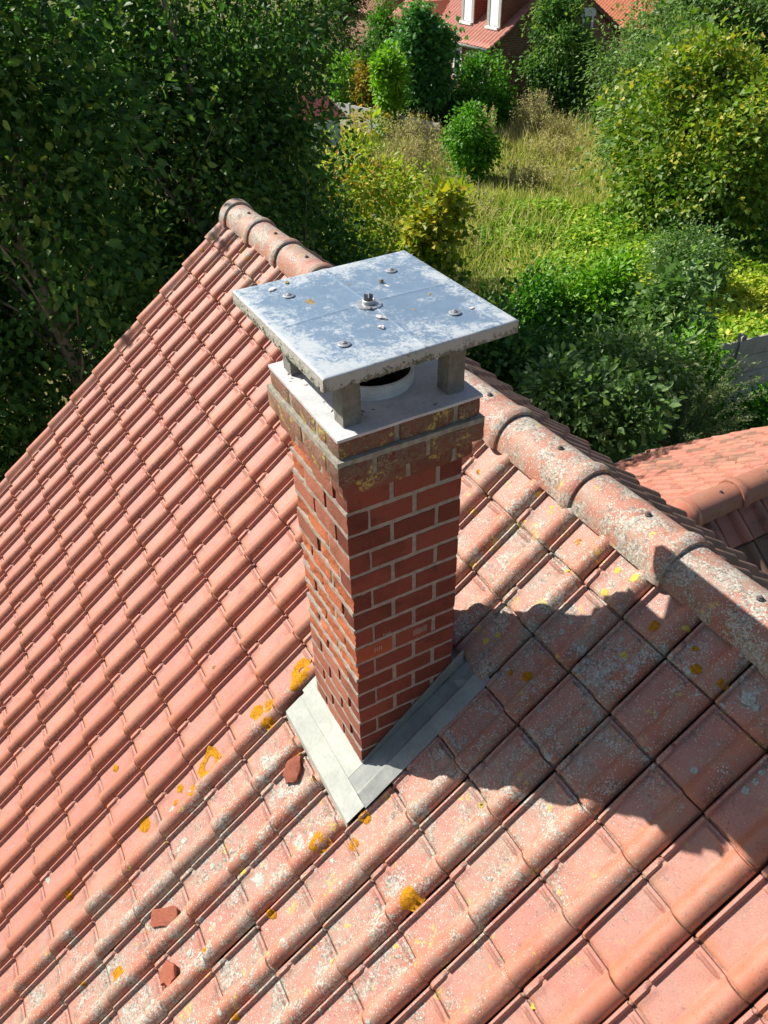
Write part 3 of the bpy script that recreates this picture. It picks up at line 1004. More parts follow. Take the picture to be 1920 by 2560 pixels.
# mortar-filled perforations laid bare where the brick face has come off
for y_, z_, n_, h_ in ((0.319, -0.970, 7, 0.040), (0.104, -0.973, 4, 0.030), (0.153, -0.897, 4, 0.014)):
    for q_ in range(n_):
        mbx = MB().box(0.0, 0.0022, y_ + q_ * 0.0115, y_ + q_ * 0.0115 + 0.0048, z_ - h_ / 2 + bs_.uniform(-0.004, 0.004), z_ + h_ / 2 + bs_.uniform(-0.004, 0.004))
        obj('perforation', mbx.mesh('perforation'), MAT_MORTAR, chim)

# corbelled head: three courses
HC = 0.095
for r, (ov, z0, z1) in enumerate([(0.032, 0.0, HC - 0.010), (0.066, HC - 0.004, 2 * HC - 0.012), (0.047, 2 * HC + 0.006, 3 * HC)]):
    x0, x1, y0, y1 = -CD - ov, ov, -ov * 0.82, CW + ov * 0.85
    Lx, Ly = x1 - x0, y1 - y0
    odd = r == 1
    # right side along y
    cuts = [0, 0.30, 0.52, Ly] if r == 0 else ([0, 0.16, 0.40, Ly] if odd else [0, 0.255, 0.52, Ly])
    for a, b in zip(cuts[:-1], cuts[1:]):
        seed += 1
        brick((x1 - 0.11, y0 + a + (0.009 if a else 0), z0), (x1, y0 + b - (0.009 if b < Ly else 0), z1), seed, MAT_BRICK, 0.003, 0, 0.012, 0.02)
    cuts = [0.11, 0.34, Lx] if odd else [0.11, 0.20, 0.45, Lx]
    for a, b in zip(cuts[:-1], cuts[1:]):
        seed += 1
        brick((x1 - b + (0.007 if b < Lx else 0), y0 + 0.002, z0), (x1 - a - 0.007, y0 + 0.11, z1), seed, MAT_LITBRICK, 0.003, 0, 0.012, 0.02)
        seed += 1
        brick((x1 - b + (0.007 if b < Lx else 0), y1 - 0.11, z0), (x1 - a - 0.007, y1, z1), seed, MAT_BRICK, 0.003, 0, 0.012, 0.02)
    seed += 1
    brick((x0, y0 + 0.12, z0), (x0 + 0.11, y1 - 0.12, z1), seed, MAT_BRICK, 0.003, 0, 0.012, 0.02)
head = MB()
for z0, z1, ov in ((0.002, HC - 0.012, 0.024), (HC - 0.014, HC - 0.002, 0.028), (HC + 0.004, 2 * HC - 0.014, 0.056), (2 * HC - 0.016, 2 * HC + 0.008, 0.061), (2 * HC + 0.010, 3 * HC - 0.004, 0.038)):
    xa, xb, ya, yb_ = -CD - ov, ov, -ov * 0.82, CW + ov * 0.85
    for (a_, b_, c_, d_) in ((xa, xb, ya, 0.10), (xa, xb, CW - 0.10, yb_), (xa, -CD + 0.105, 0.097, CW - 0.097), (-0.105, xb, 0.097, CW - 0.097)):
        V, F = grid_box((a_, c_, z0), (b_, d_, z1), 0.035)
        b0 = len(head.v)
        for v in V:
            nv = noise.noise_vector(Vector(v * 30))
            head.v.append(tuple(np.array(v) + 0.0022 * np.array(nv)))
        head.f += [tuple(b0 + i for i in f) for f in F]
obj('mortar', head.mesh('mortar', True, 45), simple('pale head mortar', (0.27, 0.25, 0.20), (0.42, 0.40, 0.33), 35, 0.95, 0.9, 0.006), chim)

# tray on top of the head, with the flue opening
ZT = 3 * HC
TRAY = [(-0.618, -0.036), (0.058, -0.044), (0.050, 0.600), (-0.625, 0.604)]
FC, FR = (-0.285, 0.2775), 0.172
V, F = [], []
n = 48
for ring, z in ((0, ZT + 0.010), (1, ZT + 0.010), (1, ZT - 0.002)):
    for s in range(n):
        w = 2 * math.pi * s / n + math.pi / 4
        dx, dy = math.cos(w), math.sin(w)
        if ring == 0: V.append((FC[0] + FR * dx, FC[1] + FR * dy, z))
        else:
            m = max(abs(dx), abs(dy))
            ux, uy = dx / m, dy / m
            a, b = (ux + 1) / 2, (uy + 1) / 2
            p = (1 - b) * ((1 - a) * np.array(TRAY[0]) + a * np.array(TRAY[1])) + b * ((1 - a) * np.array(TRAY[3]) + a * np.array(TRAY[2]))
            V.append((p[0], p[1], z + 0.003 * noise.noise(Vector((p[0] * 5, p[1] * 5, 0)))))
for i in range(2):
    for s in range(n): F.append((i * n + s, (i + 1) * n + s, (i + 1) * n + (s + 1) % n, i * n + (s + 1) % n))
tray = obj('tray', mesh_from('tray', V, F), MAT_TRAY, chim)
flue = MB().lathe([(FR, -0.02), (FR, 0.022), (FR + 0.006, 0.028), (FR + 0.006, 0.034), (FR, 0.038), (FR, 0.058), (FR + 0.006, 0.062), (FR + 0.006, 0.070), (FR - 0.004, 0.072), (FR - 0.008, 0.066), (FR - 0.008, 0.05)], (FC[0], FC[1], ZT), 56)
obj('flue_ring', flue.mesh('flue_ring', True, 35), MAT_FLUE, chim)
pit = MB().lathe([(FR - 0.002, 0.062), (FR - 0.010, 0.060), (FR - 0.012, 0.0), (FR - 0.012, -0.30), (0.0, -0.30)], (FC[0], FC[1], ZT), 40)
obj('flue_liner', pit.mesh('flue_liner', True, 35), MAT_SOOT, chim)
# posts
for (x, y) in ((-0.047, 0.053), (-0.055, 0.515), (-0.515, 0.048), (-0.52, 0.515)):
    V, F = grid_box((x - 0.039, y - 0.038, ZT + 0.011), (x + 0.039, y + 0.038, 0.575), 0.015)
    V = [np.array(v) + 0.0022 * np.array(noise.noise_vector(Vector(v * 45))) for v in V]
    obj('cap_post', mesh_from('cap_post', V, F, True, 45), MAT_POST, chim)
# cap plate
CAPC = [(-0.703, -0.118), (0.143, -0.118), (0.106, 0.694), (-0.727, 0.694)]
ZC = 0.61


def cap_xy(u, v):
    a, b = (u + 1) / 2, (v + 1) / 2
    return (1 - b) * ((1 - a) * np.array(CAPC[0]) + a * np.array(CAPC[1])) + b * ((1 - a) * np.array(CAPC[3]) + a * np.array(CAPC[2]))


def cap_z(u, v):
    z = ZC + 0.010 * (1 - abs(u)) * (1 - abs(v))
    z += 0.0022 * math.exp(-(u / 0.010) ** 2) * (abs(v) < 0.94) + 0.0022 * math.exp(-(v / 0.010) ** 2) * (abs(u) < 0.94)
    z += 0.0018 * noise.noise(Vector((u * 1.6, v * 1.6, 4.0)))
    e = max(abs(u), abs(v))
    return z - (0.004 * ((e - 0.985) / 0.015) ** 2 if e > 0.985 else 0)


us = sorted(set([round(x, 4) for x in list(np.linspace(-1, 1, 41)) + [-0.985, 0.985, -0.993, 0.993, -0.02, 0.02, -0.01, 0.01]]))
V, F = [], []
nu = len(us)
for v in us:
    for u in us:
        p = cap_xy(u, v)
        V.append((p[0], p[1], cap_z(u, v)))
F = [(j * nu + i, j * nu + i + 1, (j + 1) * nu + i + 1, (j + 1) * nu + i) for j in range(nu - 1) for i in range(nu - 1)]
cap = obj('cap_plate', mesh_from('cap_plate', V, F, True), MAT_ZINC, chim)
ring = [(u, -1) for u in us[:-1]] + [(1, v) for v in us[:-1]] + [(u, 1) for u in us[::-1][:-1]] + [(-1, v) for v in us[::-1][:-1]]
V, F = [], []
m = len(ring)
for sc_, z in ((1.0, -0.0035), (1.004, -0.008), (1.003, -0.046), (1.006, -0.052), (0.985, -0.052), (0.98, -0.030)):
    for u, v in ring:
        p = cap_xy(u * sc_, v * sc_)
        w = 0.0015 * noise.noise(Vector((u * 3, v * 3, z * 20)))
        V.append((p[0] + w, p[1] + w, ZC + z))
for i in range(5):
    for s in range(m): F.append((i * m + s, (i + 1) * m + s, (i + 1) * m + (s + 1) % m, i * m + (s + 1) % m))
F.append(tuple(5 * m + s for s in range(m))[::-1])
rim = obj('cap_rim', mesh_from('cap_rim', V, F, True, 40), MAT_RIM, cap)
# moss crumbs along the lower edge of the rim
mo = MB()
rm = random.Random(2)
for _ in range(150):
    side = rm.random()
    if side < 0.55: u, v = rm.uniform(-0.75, 1), -1.006
    else: u, v = 1.006, rm.triangular(-1, 0.6, -0.45)
    p = cap_xy(u, v); z = ZC - 0.053 + abs(rm.gauss(0, 0.009)) * (1.6 if side < 0.55 else 1)
    s = rm.uniform(0.0015, 0.0042)
    mo.lathe([(0.0, -s), (s * 0.9, -s * 0.4), (s, s * 0.3), (0.0, s)], (p[0], p[1], z), 5)
tag(obj('moss_crumbs', mo.mesh('moss_crumbs'), lichen_mat('moss crust', (0.16, 0.15, 0.09), (0.27, 0.25, 0.16), (0.07, 0.06, 0.04)), cap), kind='stuff')
# fixings
bolt = MB().lathe([(0.024, 0.0), (0.024, 0.003), (0.019, 0.005), (0.010, 0.005), (0.010, 0.009), (0.006, 0.010), (0.005, 0.013), (0.0, 0.013)], n=14).mesh('bolt', True, 35)
bolt.materials.append(MAT_STEEL)
for (x, y) in ((-0.525, 0.052), (-0.538, 0.520), (-0.056, 0.522), (-0.040, 0.052)):
    place(bpy.data.objects.new('bolt', bolt), cap, Matrix.Translation((x, y, ZC + 0.004)))
hub = MB().lathe([(0.052, 0.0), (0.050, 0.004), (0.026, 0.006), (0.025, 0.018), (0.021, 0.020), (0.017, 0.018), (0.017, 0.006), (0.0, 0.006)], n=28)
obj('hub_washer', hub.mesh('hub_washer', True, 35), MAT_STEEL, cap, Matrix.Translation((-0.28, 0.278, ZC + 0.009)))
tabs = MB().box(-0.013, 0.003, -0.012, -0.009, 0.004, 0.044).box(-0.003, 0.012, 0.008, 0.011, 0.004, 0.040)
obj('hub_tabs', tabs.mesh('hub_tabs'), MAT_DARKSTEEL, cap, Matrix.Translation((-0.28, 0.278, ZC + 0.009)) @ Matrix.Rotation(0.5, 4, 'Z'))

# flashing: apron below the chimney, channel up its right side
AT = 0.046


def rp3(x, y, off): return tuple(FRONT @ Vector((x, (y + off * SP) / CP, off)))


fl = MB()


def sheet(mb, pts, th=0.004, n=12):
    """dented sheet between four corners (x, y, offset), 4 mm thick"""
    c = [np.array(p, float) for p in (pts[0], pts[1], pts[-2] if len(pts) == 4 else pts[2], pts[-1])]
    b = len(mb.v)
    for lay in (0, 1):
        for j in range(n + 1):
            for i in range(n + 1):
                u, v = i / n, j / n
                p = (1 - v) * ((1 - u) * c[0] + u * c[1]) + v * ((1 - u) * c[3] + u * c[2])
                d = 0.0022 * noise.noise(Vector((p[0] * 9, p[1] * 9, 2.0))) + 0.0010 * noise.noise(Vector((p[0] * 30, p[1] * 30, 5.0)))
                mb.v.append(rp3(p[0], p[1], p[2] + d - th * lay))
    w = n + 1
    for j in range(n):
        for i in range(n):
            mb.f.append((b + j * w + i, b + j * w + i + 1, b + (j + 1) * w + i + 1, b + (j + 1) * w + i))
    o = b + w * w
    edge = [i for i in range(n)] + [n + j * w for j in range(n)] + [n * w + n - i for i in range(n)] + [(n - j) * w for j in range(n)]
    for k in range(len(edge)):
        e0, e1 = edge[k], edge[(k + 1) % len(edge)]
        mb.f.append((b + e0, o + e0, o + e1, b + e1))


sheet(fl, [(-0.622, -0.190, AT + 0.004), (0.194, -0.194, AT + 0.004), (0.194, -0.090, AT), (-0.622, -0.088, AT)])
sheet(fl, [(-0.622, -0.0875, AT - 0.003), (0.004, -0.0875, AT - 0.003), (0.004, 0.004, AT - 0.008), (-0.622, 0.004, AT - 0.008)])
fl.prism([rp3(-0.622, -0.1905, AT + 0.003), rp3(0.194, -0.1945, AT + 0.003), rp3(0.194, -0.197, AT - 0.030), rp3(-0.622, -0.193, AT - 0.030)], (0, 0.003, 0))
sheet(fl, [(-0.655, -0.06, AT - 0.012), (-0.565, -0.06, AT - 0.012), (-0.565, 0.74, AT - 0.020), (-0.655, 0.74, AT - 0.020)])
sheet(fl, [(-0.655, 0.55, AT - 0.045), (0.1, 0.55, AT - 0.045), (0.1, 0.76, AT - 0.075), (-0.655, 0.76, AT - 0.075)])
obj('flashing_apron', fl.mesh('flashing_apron'), MAT_FLASH, chim)
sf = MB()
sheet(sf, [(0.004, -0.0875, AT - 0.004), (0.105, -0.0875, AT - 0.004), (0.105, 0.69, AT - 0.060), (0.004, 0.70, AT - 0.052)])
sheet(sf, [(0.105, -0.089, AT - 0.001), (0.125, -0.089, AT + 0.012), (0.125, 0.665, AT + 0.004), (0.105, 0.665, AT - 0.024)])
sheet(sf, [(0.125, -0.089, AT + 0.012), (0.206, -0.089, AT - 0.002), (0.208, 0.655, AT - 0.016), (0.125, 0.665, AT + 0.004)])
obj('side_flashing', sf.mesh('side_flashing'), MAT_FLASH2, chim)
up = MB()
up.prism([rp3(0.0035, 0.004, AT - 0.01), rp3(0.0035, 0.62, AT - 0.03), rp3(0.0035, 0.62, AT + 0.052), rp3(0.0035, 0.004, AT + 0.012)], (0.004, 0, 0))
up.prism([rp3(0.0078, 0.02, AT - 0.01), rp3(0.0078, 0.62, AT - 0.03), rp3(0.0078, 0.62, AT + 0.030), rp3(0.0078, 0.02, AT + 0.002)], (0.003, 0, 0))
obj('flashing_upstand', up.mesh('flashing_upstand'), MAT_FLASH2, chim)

# ------------------------------------------------------------------ loose things on the roof and cap
MAT_SHARD = brick_mat('broken brick face', (0.24, 0.07, 0.042), (0.29, 0.09, 0.052), (0.14, 0.06, 0.04), 0.9)


def shard(x, s, poly, th, label, rot, seed):
    P0 = roof_point(x, s, 0.010)
    M = Matrix.Translation(P0) @ FRONT.to_3x3().to_4x4() @ Matrix.Rotation(rot, 4, 'Z') @ Matrix.Rotation(0.06, 4, 'X')
    bm = bmesh.new()
    vs_ = [bm.verts.new((px * 1.45, py * 1.45, 0)) for px, py in poly]
    f = bm.faces.new(vs_)
    ex = bmesh.ops.extrude_face_region(bm, geom=[f])
    for v in [e for e in ex['geom'] if isinstance(e, bmesh.types.BMVert)]: v.co.z += th
    bmesh.ops.bevel(bm, geom=list(bm.edges), offset=0.002, segments=1, affect='EDGES')
    bmesh.ops.triangulate(bm, faces=bm.faces[:])
    bmesh.ops.subdivide_edges(bm, edges=bm.edges[:], cuts=2, use_grid_fill=True)
    for v in bm.verts:
        v.co += 0.008 * noise.noise_vector(v.co * 38 + Vector((seed, 0, 0)))
    bmesh.ops.recalc_face_normals(bm, faces=bm.faces[:])
    me = bpy.data.meshes.new('brick_fragment')
    bm.to_mesh(me); bm.free()
    me.shade_smooth(); me.set_sharp_from_angle(angle=R(40))
    o = obj('brick_fragment', me, MAT_SHARD, None, M)
    tag(o, label, 'brick fragment', 'spalled brick fragments on the roof')


shard(-0.262, -1.192 / CP, [(-0.075, -0.03), (-0.055, -0.042), (-0.045, -0.034), (0.055, -0.036), (0.078, -0.010), (0.072, 0.030), (0.05, 0.036), (-0.07, 0.028)], 0.016,
      'rectangular flat brick shard lying on the tiles at lower left', 0.95, 2)
shard(0.02, -1.262 / CP, [(-0.035, -0.03), (0.0, -0.05), (0.018, -0.028), (0.04, -0.034), (0.05, 0.012), (0.02, 0.045), (-0.03, 0.03)], 0.022,
      'crumbled jagged orange brick shard below the rectangular one', 0.4, 3)
shard(-0.318, -0.275 / CP, [(-0.05, -0.02), (-0.03, -0.055), (0.02, -0.05), (0.04, -0.01), (0.036, 0.045), (0.012, 0.05), (-0.03, 0.03)], 0.02,
      'jagged brick shard on the tiles just left of the metal flashing', 0.9, 4)


def crumb(name, p, size, mat, label, cat, seed, flat=0.5, rot=0.0, parent=None):
    bm = bmesh.new()
    bmesh.ops.create_icosphere(bm, subdivisions=2, radius=1.0)
    for v in bm.verts:
        k = 1 + 0.55 * noise.noise(v.co * 1.7 + Vector((seed, 0, 0)))
        v.co = Vector((v.co.x * size[0] * k, v.co.y * size[1] * k, max(v.co.z, -0.35) * size[2] * k))
    me = bpy.data.meshes.new(name)
    bm.to_mesh(me); bm.free()
    o = obj(name, me, mat, parent, Matrix.Translation(Vector(p)) @ Matrix.Rotation(rot, 4, 'Z'))
    if label: tag(o, label, cat)
    return o


crumb('crust_lump', (-0.155, 0.262, ZC + 0.010), (0.026, 0.009, 0.006), MAT_DROP, 'whitish pointed crust on the metal cap right of the centre bolt', 'debris', 1, rot=0.5)
crumb('crust_lump', (-0.085, 0.225, ZC + 0.009), (0.014, 0.010, 0.005), MAT_DROP, 'pale lump on the cap nearest its front edge', 'debris', 2, rot=0.2)
crumb('dirt_crumb', (-0.45, 0.425, ZC + 0.009), (0.010, 0.009, 0.009), MAT_LITTER, 'small brown crumb on the cap beside the far bolt', 'debris', 3)
crumb('dirt_crumb', (-0.235, 0.262, ZC + 0.012), (0.008, 0.006, 0.006), MAT_DARKSTEEL, 'tiny dark crumb on the cap beside the centre hub', 'debris', 4)
p = roof_point(-1.35, -0.52, 0.005)
crumb('dirt_crumb', p, (0.022, 0.014, 0.012), MAT_LITTER, 'small dark clod on the clean tiles left of the chimney', 'debris', 5, rot=0.6)
for i_, (x, y, sx_) in enumerate(((-0.43, 0.10, 0.035), (-0.33, 0.14, 0.02), (-0.50, 0.30, 0.016), (-0.62, 0.02, 0.025), (-0.655, 0.10, 0.018), (-0.41, 0.43, 0.016), (-0.16, 0.40, 0.018), (-0.06, 0.60, 0.015), (-0.25, 0.53, 0.014))):
    crumb('stain_crust', (x, y, ZC + 0.0045), (sx_ * 0.8, sx_ * 0.45, 0.0012), MAT_DROP if i_ % 2 else MAT_LITTER, None, None, 20 + i_, rot=i_ * 0.7, parent=cap)
for i_ in range(26):
    x, y = rp.uniform(-0.09, 0.04), rp.uniform(0.10, 0.56)
    if i_ > 18: x, y = rp.uniform(-0.55, -0.1), rp.uniform(-0.02, 0.06)
    crumb('stain_crust', (x, y, ZT + 0.0115), (rp.uniform(0.003, 0.012), rp.uniform(0.002, 0.006), 0.0015), MAT_DROP if rp.random() < 0.7 else MAT_DARKSTEEL, None, None, 50 + i_, rot=rp.uniform(0, 3), parent=tray)

# ------------------------------------------------------------------ lower annex with its own tiled roof
annex = thing('annex_building', 'lower annex with a salmon tiled roof tucked under the back eave', 'building', (-1.08, 5.7, ZG))
AX, AZ = -1.08, -2.335
Y0A, Y1A = 3.30, 8.06
XE = -5.05
SLA = (AX - XE) / CP
wa = MB()
wa.prism([(XE + 0.35, Y0A - 0.25, ZG - 0.2), (3.0, Y0A - 0.25, ZG - 0.2), (3.0, Y0A - 0.25, AZ - 4.08 * TP - 0.1), (AX, Y0A - 0.25, AZ - 0.12), (XE + 0.35, Y0A - 0.25, AZ - (AX - XE - 0.35) * TP - 0.1)], (0, Y1A - Y0A + 0.1, 0))
obj('wall', wa.mesh('wall'), MAT_WALL, annex)
AL = slope_matrix((XE, 0, AZ - (AX - XE) * TP), -math.pi / 2)     # local x -> -Y, local y -> up towards the ridge
ARS = slope_matrix((AX + 3.2, 0, AZ - 3.2 * TP), math.pi / 2)      # local x -> +Y
slA = MB(); slA.prism([(-Y1A + 0.02, 0.02, -0.06), (-Y1A + 0.02, SLA, -0.06), (-Y1A + 0.02, SLA, -0.028), (-Y1A + 0.02, 0.02, -0.028)], (Y1A - Y0A, 0, 0))
slA.v = [tuple(AL @ Vector(v)) for v in slA.v]
slope_al = obj('roof_slope', slA.mesh('roof_slope'), MAT_DECK, annex)
slB = MB(); slB.prism([(Y0A, 0.02, -0.06), (Y0A, 3.2 / CP, -0.06), (Y0A, 3.2 / CP, -0.028), (Y0A, 0.02, -0.028)], (Y1A - Y0A, 0, 0))
slB.v = [tuple(ARS @ Vector(v)) for v in slB.v]
slope_ar = obj('roof_slope', slB.mesh('roof_slope'), MAT_DECK, annex)
wing_meshes = {(n, s): tile_mesh('roof_tile', n, s, MAT_WING) for n in (False, True) for s in range(3)}
wl = []
nk = int(SLA / TG)
for k in range(nk + 1):
    for i in range(17):
        off = SLA - 0.06 - (nk + 1 - k) * TG
        if off < -0.02 and k == 0: off = 0.0
        M = AL @ Matrix.Translation((-Y1A + i * TU, max(off, -0.01), 0)) @ jitter(rs)
        wl.append((view_size(M), M, notch_at(i, k), rs.randrange(3), slope_al))
nr_ = int(3.2 / CP / TG)
for k in range(nr_ + 1):
    for i in range(17):
        off = 3.2 / CP - 0.06 - (nr_ + 1 - k) * TG
        if off < -0.3: continue
        M = ARS @ Matrix.Translation((Y0A + 0.02 + i * TU, off, 0)) @ jitter(rs)
        wl.append((view_size(M), M, notch_at(i, k), rs.randrange(3), slope_ar))
wl.sort(key=lambda c: -c[0])
for a, M, n, s, par in wl[:300]:
    place(bpy.data.objects.new('roof_tile', wing_meshes[(n, s)]), par, M)
if len(wl) > 300:
    tag(obj('remaining_roof_tiles', joined_tiles('remaining_roof_tiles', [(M, n, s) for a, M, n, s, p_ in wl[300:]], MAT_WING), None, slope_ar), kind='stuff')
rmw = ridge_mesh(0.62, 0.150, 0.155, 'ridge_tile', MAT_WING_RIDGE, collar=0.075)
for j in range(8):
    M = Matrix.Translation((AX, 3.60 + j * 0.585 + 0.62, AZ - 0.03)) @ Matrix.Rotation(-math.pi / 2, 4, 'Z')
    r = place(bpy.data.objects.new('ridge_tile', rmw), annex, M)
    place(bpy.data.objects.new('screw', screw), r, M @ Matrix.Translation((0.22, 0.02, 0.152)))
# rounded end tile of the annex ridge
V, F = [], []
st = [(-0.16, 0.10, -0.10), (-0.150, 0.45, -0.06), (-0.115, 0.78, -0.02), (-0.06, 0.98, 0.0), (0.0, 1.06, 0.0), (0.055, 1.14, 0.0), (0.075, 1.10, 0), (0.077, 0.95, 0)]
n = 18
for x, s, dz in st:
    for j in range(n + 1):
        w = math.pi * (-0.05 + 1.10 * j / n)
        V.append((-0.15 * s * math.cos(w), x, dz + 0.155 * s * (math.sin(w) if math.sin(w) > 0 else 2 * math.sin(w))))
for i in range(len(st) - 1):
    for j in range(n): F.append((i * (n + 1) + j, i * (n + 1) + j + 1, (i + 1) * (n + 1) + j + 1, (i + 1) * (n + 1) + j)[::-1])
t_ = NT('glazed end tile')
c_ = t_.mix(t_.noise(t_.pos(), 12, 4), (0.40, 0.13, 0.08), (0.48, 0.18, 0.11))
obj('ridge_end_tile', mesh_from('ridge_end_tile', V, F, True, 60), t_.done(c_, 0.22, spec=0.6), annex, Matrix.Translation((AX, 3.60, AZ - 0.03)))
gut = MB()
prof = [(math.cos(w) * 0.055, math.sin(w) * 0.055) for w in np.linspace(math.pi, 2 * math.pi, 9)]
zg_ = AZ - (AX - XE) * TP - 0.02
b0 = 0
for y in (Y0A, Y1A + 0.03):
    for cx_, cz_ in prof: gut.v.append((XE - 0.04 + cx_, y, zg_ + cz_))
    for cx_, cz_ in prof[::-1]: gut.v.append((XE - 0.04 + cx_ * 0.9, y, zg_ + cz_ * 0.9))
n2 = 18
gut.f = [(i, (i + 1) % n2, n2 + (i + 1) % n2, n2 + i) for i in range(n2)] + [tuple(range(n2)), tuple(range(2 * n2 - 1, n2 - 1, -1))]
obj('gutter', gut.mesh('gutter', True, 40), simple('white gutter', (0.62, 0.60, 0.56), (0.72, 0.70, 0.66), 10, 0.5), annex)

# ------------------------------------------------------------------ vegetation
def leaf_mat(name, stops, rough=0.5, trans=0.32, spec=0.35):
    t = NT(name)
    a = t.n('ShaderNodeAttribute', attribute_name='tint')
    c = t.ramp(a.outputs['Fac'], stops)
    t.put(t.bsdf.inputs['Base Color'], c)
    t.bsdf.inputs['Roughness'].default_value = rough
    t.bsdf.inputs['Specular IOR Level'].default_value = spec
    tr = t.n('ShaderNodeBsdfTranslucent')
    t.put(tr.inputs['Color'], t.mix(1.0, c, (0.85, 1.05, 0.5), 'MULTIPLY'))
    mx = t.n('ShaderNodeMixShader')
    mx.inputs[0].default_value = trans
    t.link(t.bsdf.outputs[0], mx.inputs[1]); t.link(tr.outputs[0], mx.inputs[2])
    t.link(mx.outputs[0], t.out.inputs['Surface'])
    return t.mat


def unit(a): return a / (np.linalg.norm(a, axis=-1, keepdims=True) + 1e-9)


def leaf_geometry(pos, d, nrm, ln, wd, fold=0.25, shape='oval'):
    N = len(pos)
    d = unit(d)
    side = unit(np.cross(d, nrm))
    up = np.cross(side, d)
    ln = ln[:, None]; wd = wd[:, None]
    if shape == 'oval':
        prof = [(0.0, 0.0), (0.32, 0.5), (0.72, 0.40), (1.0, 0.0)]
        P = [pos, pos + d * ln * 0.32 + side * wd * 0.5 + up * wd * 0.5 * fold, pos + d * ln * 0.72 + side * wd * 0.40 + up * wd * 0.3 * fold,
             pos + d * ln - up * ln * 0.10, pos + d * ln * 0.72 - side * wd * 0.40 + up * wd * 0.3 * fold, pos + d * ln * 0.32 - side * wd * 0.5 + up * wd * 0.5 * fold]
        V = np.stack(P, 1).reshape(-1, 3)
        b = np.arange(N)[:, None] * 6
        F = np.concatenate([b + np.array([[0, 1, 2, 3]]), b + np.array([[0, 3, 4, 5]])], 0)
        return V, F, 6
    if shape == 'lobed':      # broad maple-like leaf: three lobes
        P = [pos, pos + d * ln * 0.25 + side * wd * 0.55, pos + d * ln * 0.55 + side * wd * 0.25, pos + d * ln,
             pos + d * ln * 0.55 - side * wd * 0.25, pos + d * ln * 0.25 - side * wd * 0.55]
        P[3] = P[3] - up * ln * 0.12
        V = np.stack(P, 1).reshape(-1, 3)
        b = np.arange(N)[:, None] * 6
        F = np.concatenate([b + np.array([[0, 1, 2, 3]]), b + np.array([[0, 3, 4, 5]])], 0)
        return V, F, 6
    P = [pos, pos + d * ln * 0.45 + side * wd * 0.5 + up * wd * fold * 0.5, pos + d * ln, pos + d * ln * 0.45 - side * wd * 0.5 + up * wd * fold * 0.5]
    V = np.stack(P, 1).reshape(-1, 3)
    b = np.arange(N)[:, None] * 4
    F = np.concatenate([b + np.array([[0, 1, 2]]), b + np.array([[0, 2, 3]])], 0)
    return V, F, 4


def crown_clumps(g, c, rad, nclump, lobes=9, lump=0.35, inner=0.45, zmin=ZG + 0.1, grow=0.88):
    """clump centres gathered on boughs, so that the outline is uneven and gaps stay open"""
    c, rad = np.array(c), np.array(rad) * grow
    nbough = lobes * 3
    d = unit(g.normal(size=(nbough, 3)))
    r = inner + (0.95 - inner) * g.uniform(0, 1, nbough) ** 0.6
    B = d * r[:, None] * (1 + lump * 0.6 * g.normal(size=(nbough, 1)) * 0.5)
    size = g.uniform(0.10, 0.34, nbough)
    w = size ** 2
    k = g.choice(nbough, nclump * 2, p=w / w.sum())
    e = unit(g.normal(size=(len(k), 3))) * (g.uniform(0, 1, len(k)) ** 0.45)[:, None]
    P = B[k] + e * size[k][:, None] * np.array([1.15, 1.15, 0.8])
    u = g.uniform(size=len(k)) < 0.16
    P[u] = unit(g.normal(size=(u.sum(), 3))) * (g.uniform(0, 0.85, (u.sum(), 1)) ** 0.5)
    u2 = g.uniform(size=len(k)) < 0.07
    P[u2] = unit(g.normal(size=(u2.sum(), 3)) + np.array([0, 0, 0.5])) * g.uniform(0.9, 1.32, (u2.sum(), 1))
    W = c + P * rad
    dirs = unit(P * 0.6 + e * 0.7)
    ok = W[:, 2] > zmin
    return W[ok][:nclump], dirs[ok][:nclump]


def foliage(name, g, clumps, dirs, per, sigma, ln, ratio, mat, parent, shape='oval', tint0=0.5, tvar=0.16, lvar=0.14, droop=0.25, zt=None, fold=0.25):
    n = len(clumps)
    idx = np.repeat(np.arange(n), per)
    off = g.normal(size=(len(idx), 3)) * sigma
    pos = clumps[idx] + off
    out = unit(unit(off) * 0.8 + dirs[idx] * 0.7 + g.normal(size=off.shape) * 0.5)
    out[:, 2] -= droop
    nrm = unit(np.array([0, 0, 1.0]) * 0.75 + dirs[idx] * 0.5 + g.normal(size=off.shape) * 0.55)
    L = ln * (0.5 + 0.9 * g.uniform(0, 1, len(idx)) ** 1.3)
    V, F, k = leaf_geometry(pos, out, nrm, L, L * ratio, fold, shape)
    ct = g.normal(size=n) * tvar
    t = tint0 + ct[idx] + g.normal(size=len(idx)) * lvar
    if zt is not None:
        t = t + zt[2] * np.clip((pos[:, 2] - zt[0]) / (zt[1] - zt[0]), 0, 1)
    V[:, 2] = np.maximum(V[:, 2], ZG + 0.02)
    me = mesh_fast(name, V, F, np.repeat(np.clip(t, 0, 1), k))
    me.materials.append(mat)
    return place(bpy.data.objects.new(name, me), parent)


MAT_BARK = simple('grey brown bark', (0.10, 0.08, 0.06), (0.19, 0.155, 0.12), 14, 0.95, 0.8, 0.02)
MAT_TWIG = simple('pale twig bark', (0.20, 0.165, 0.12), (0.30, 0.25, 0.19), 20, 0.9, 0.5, 0.01)


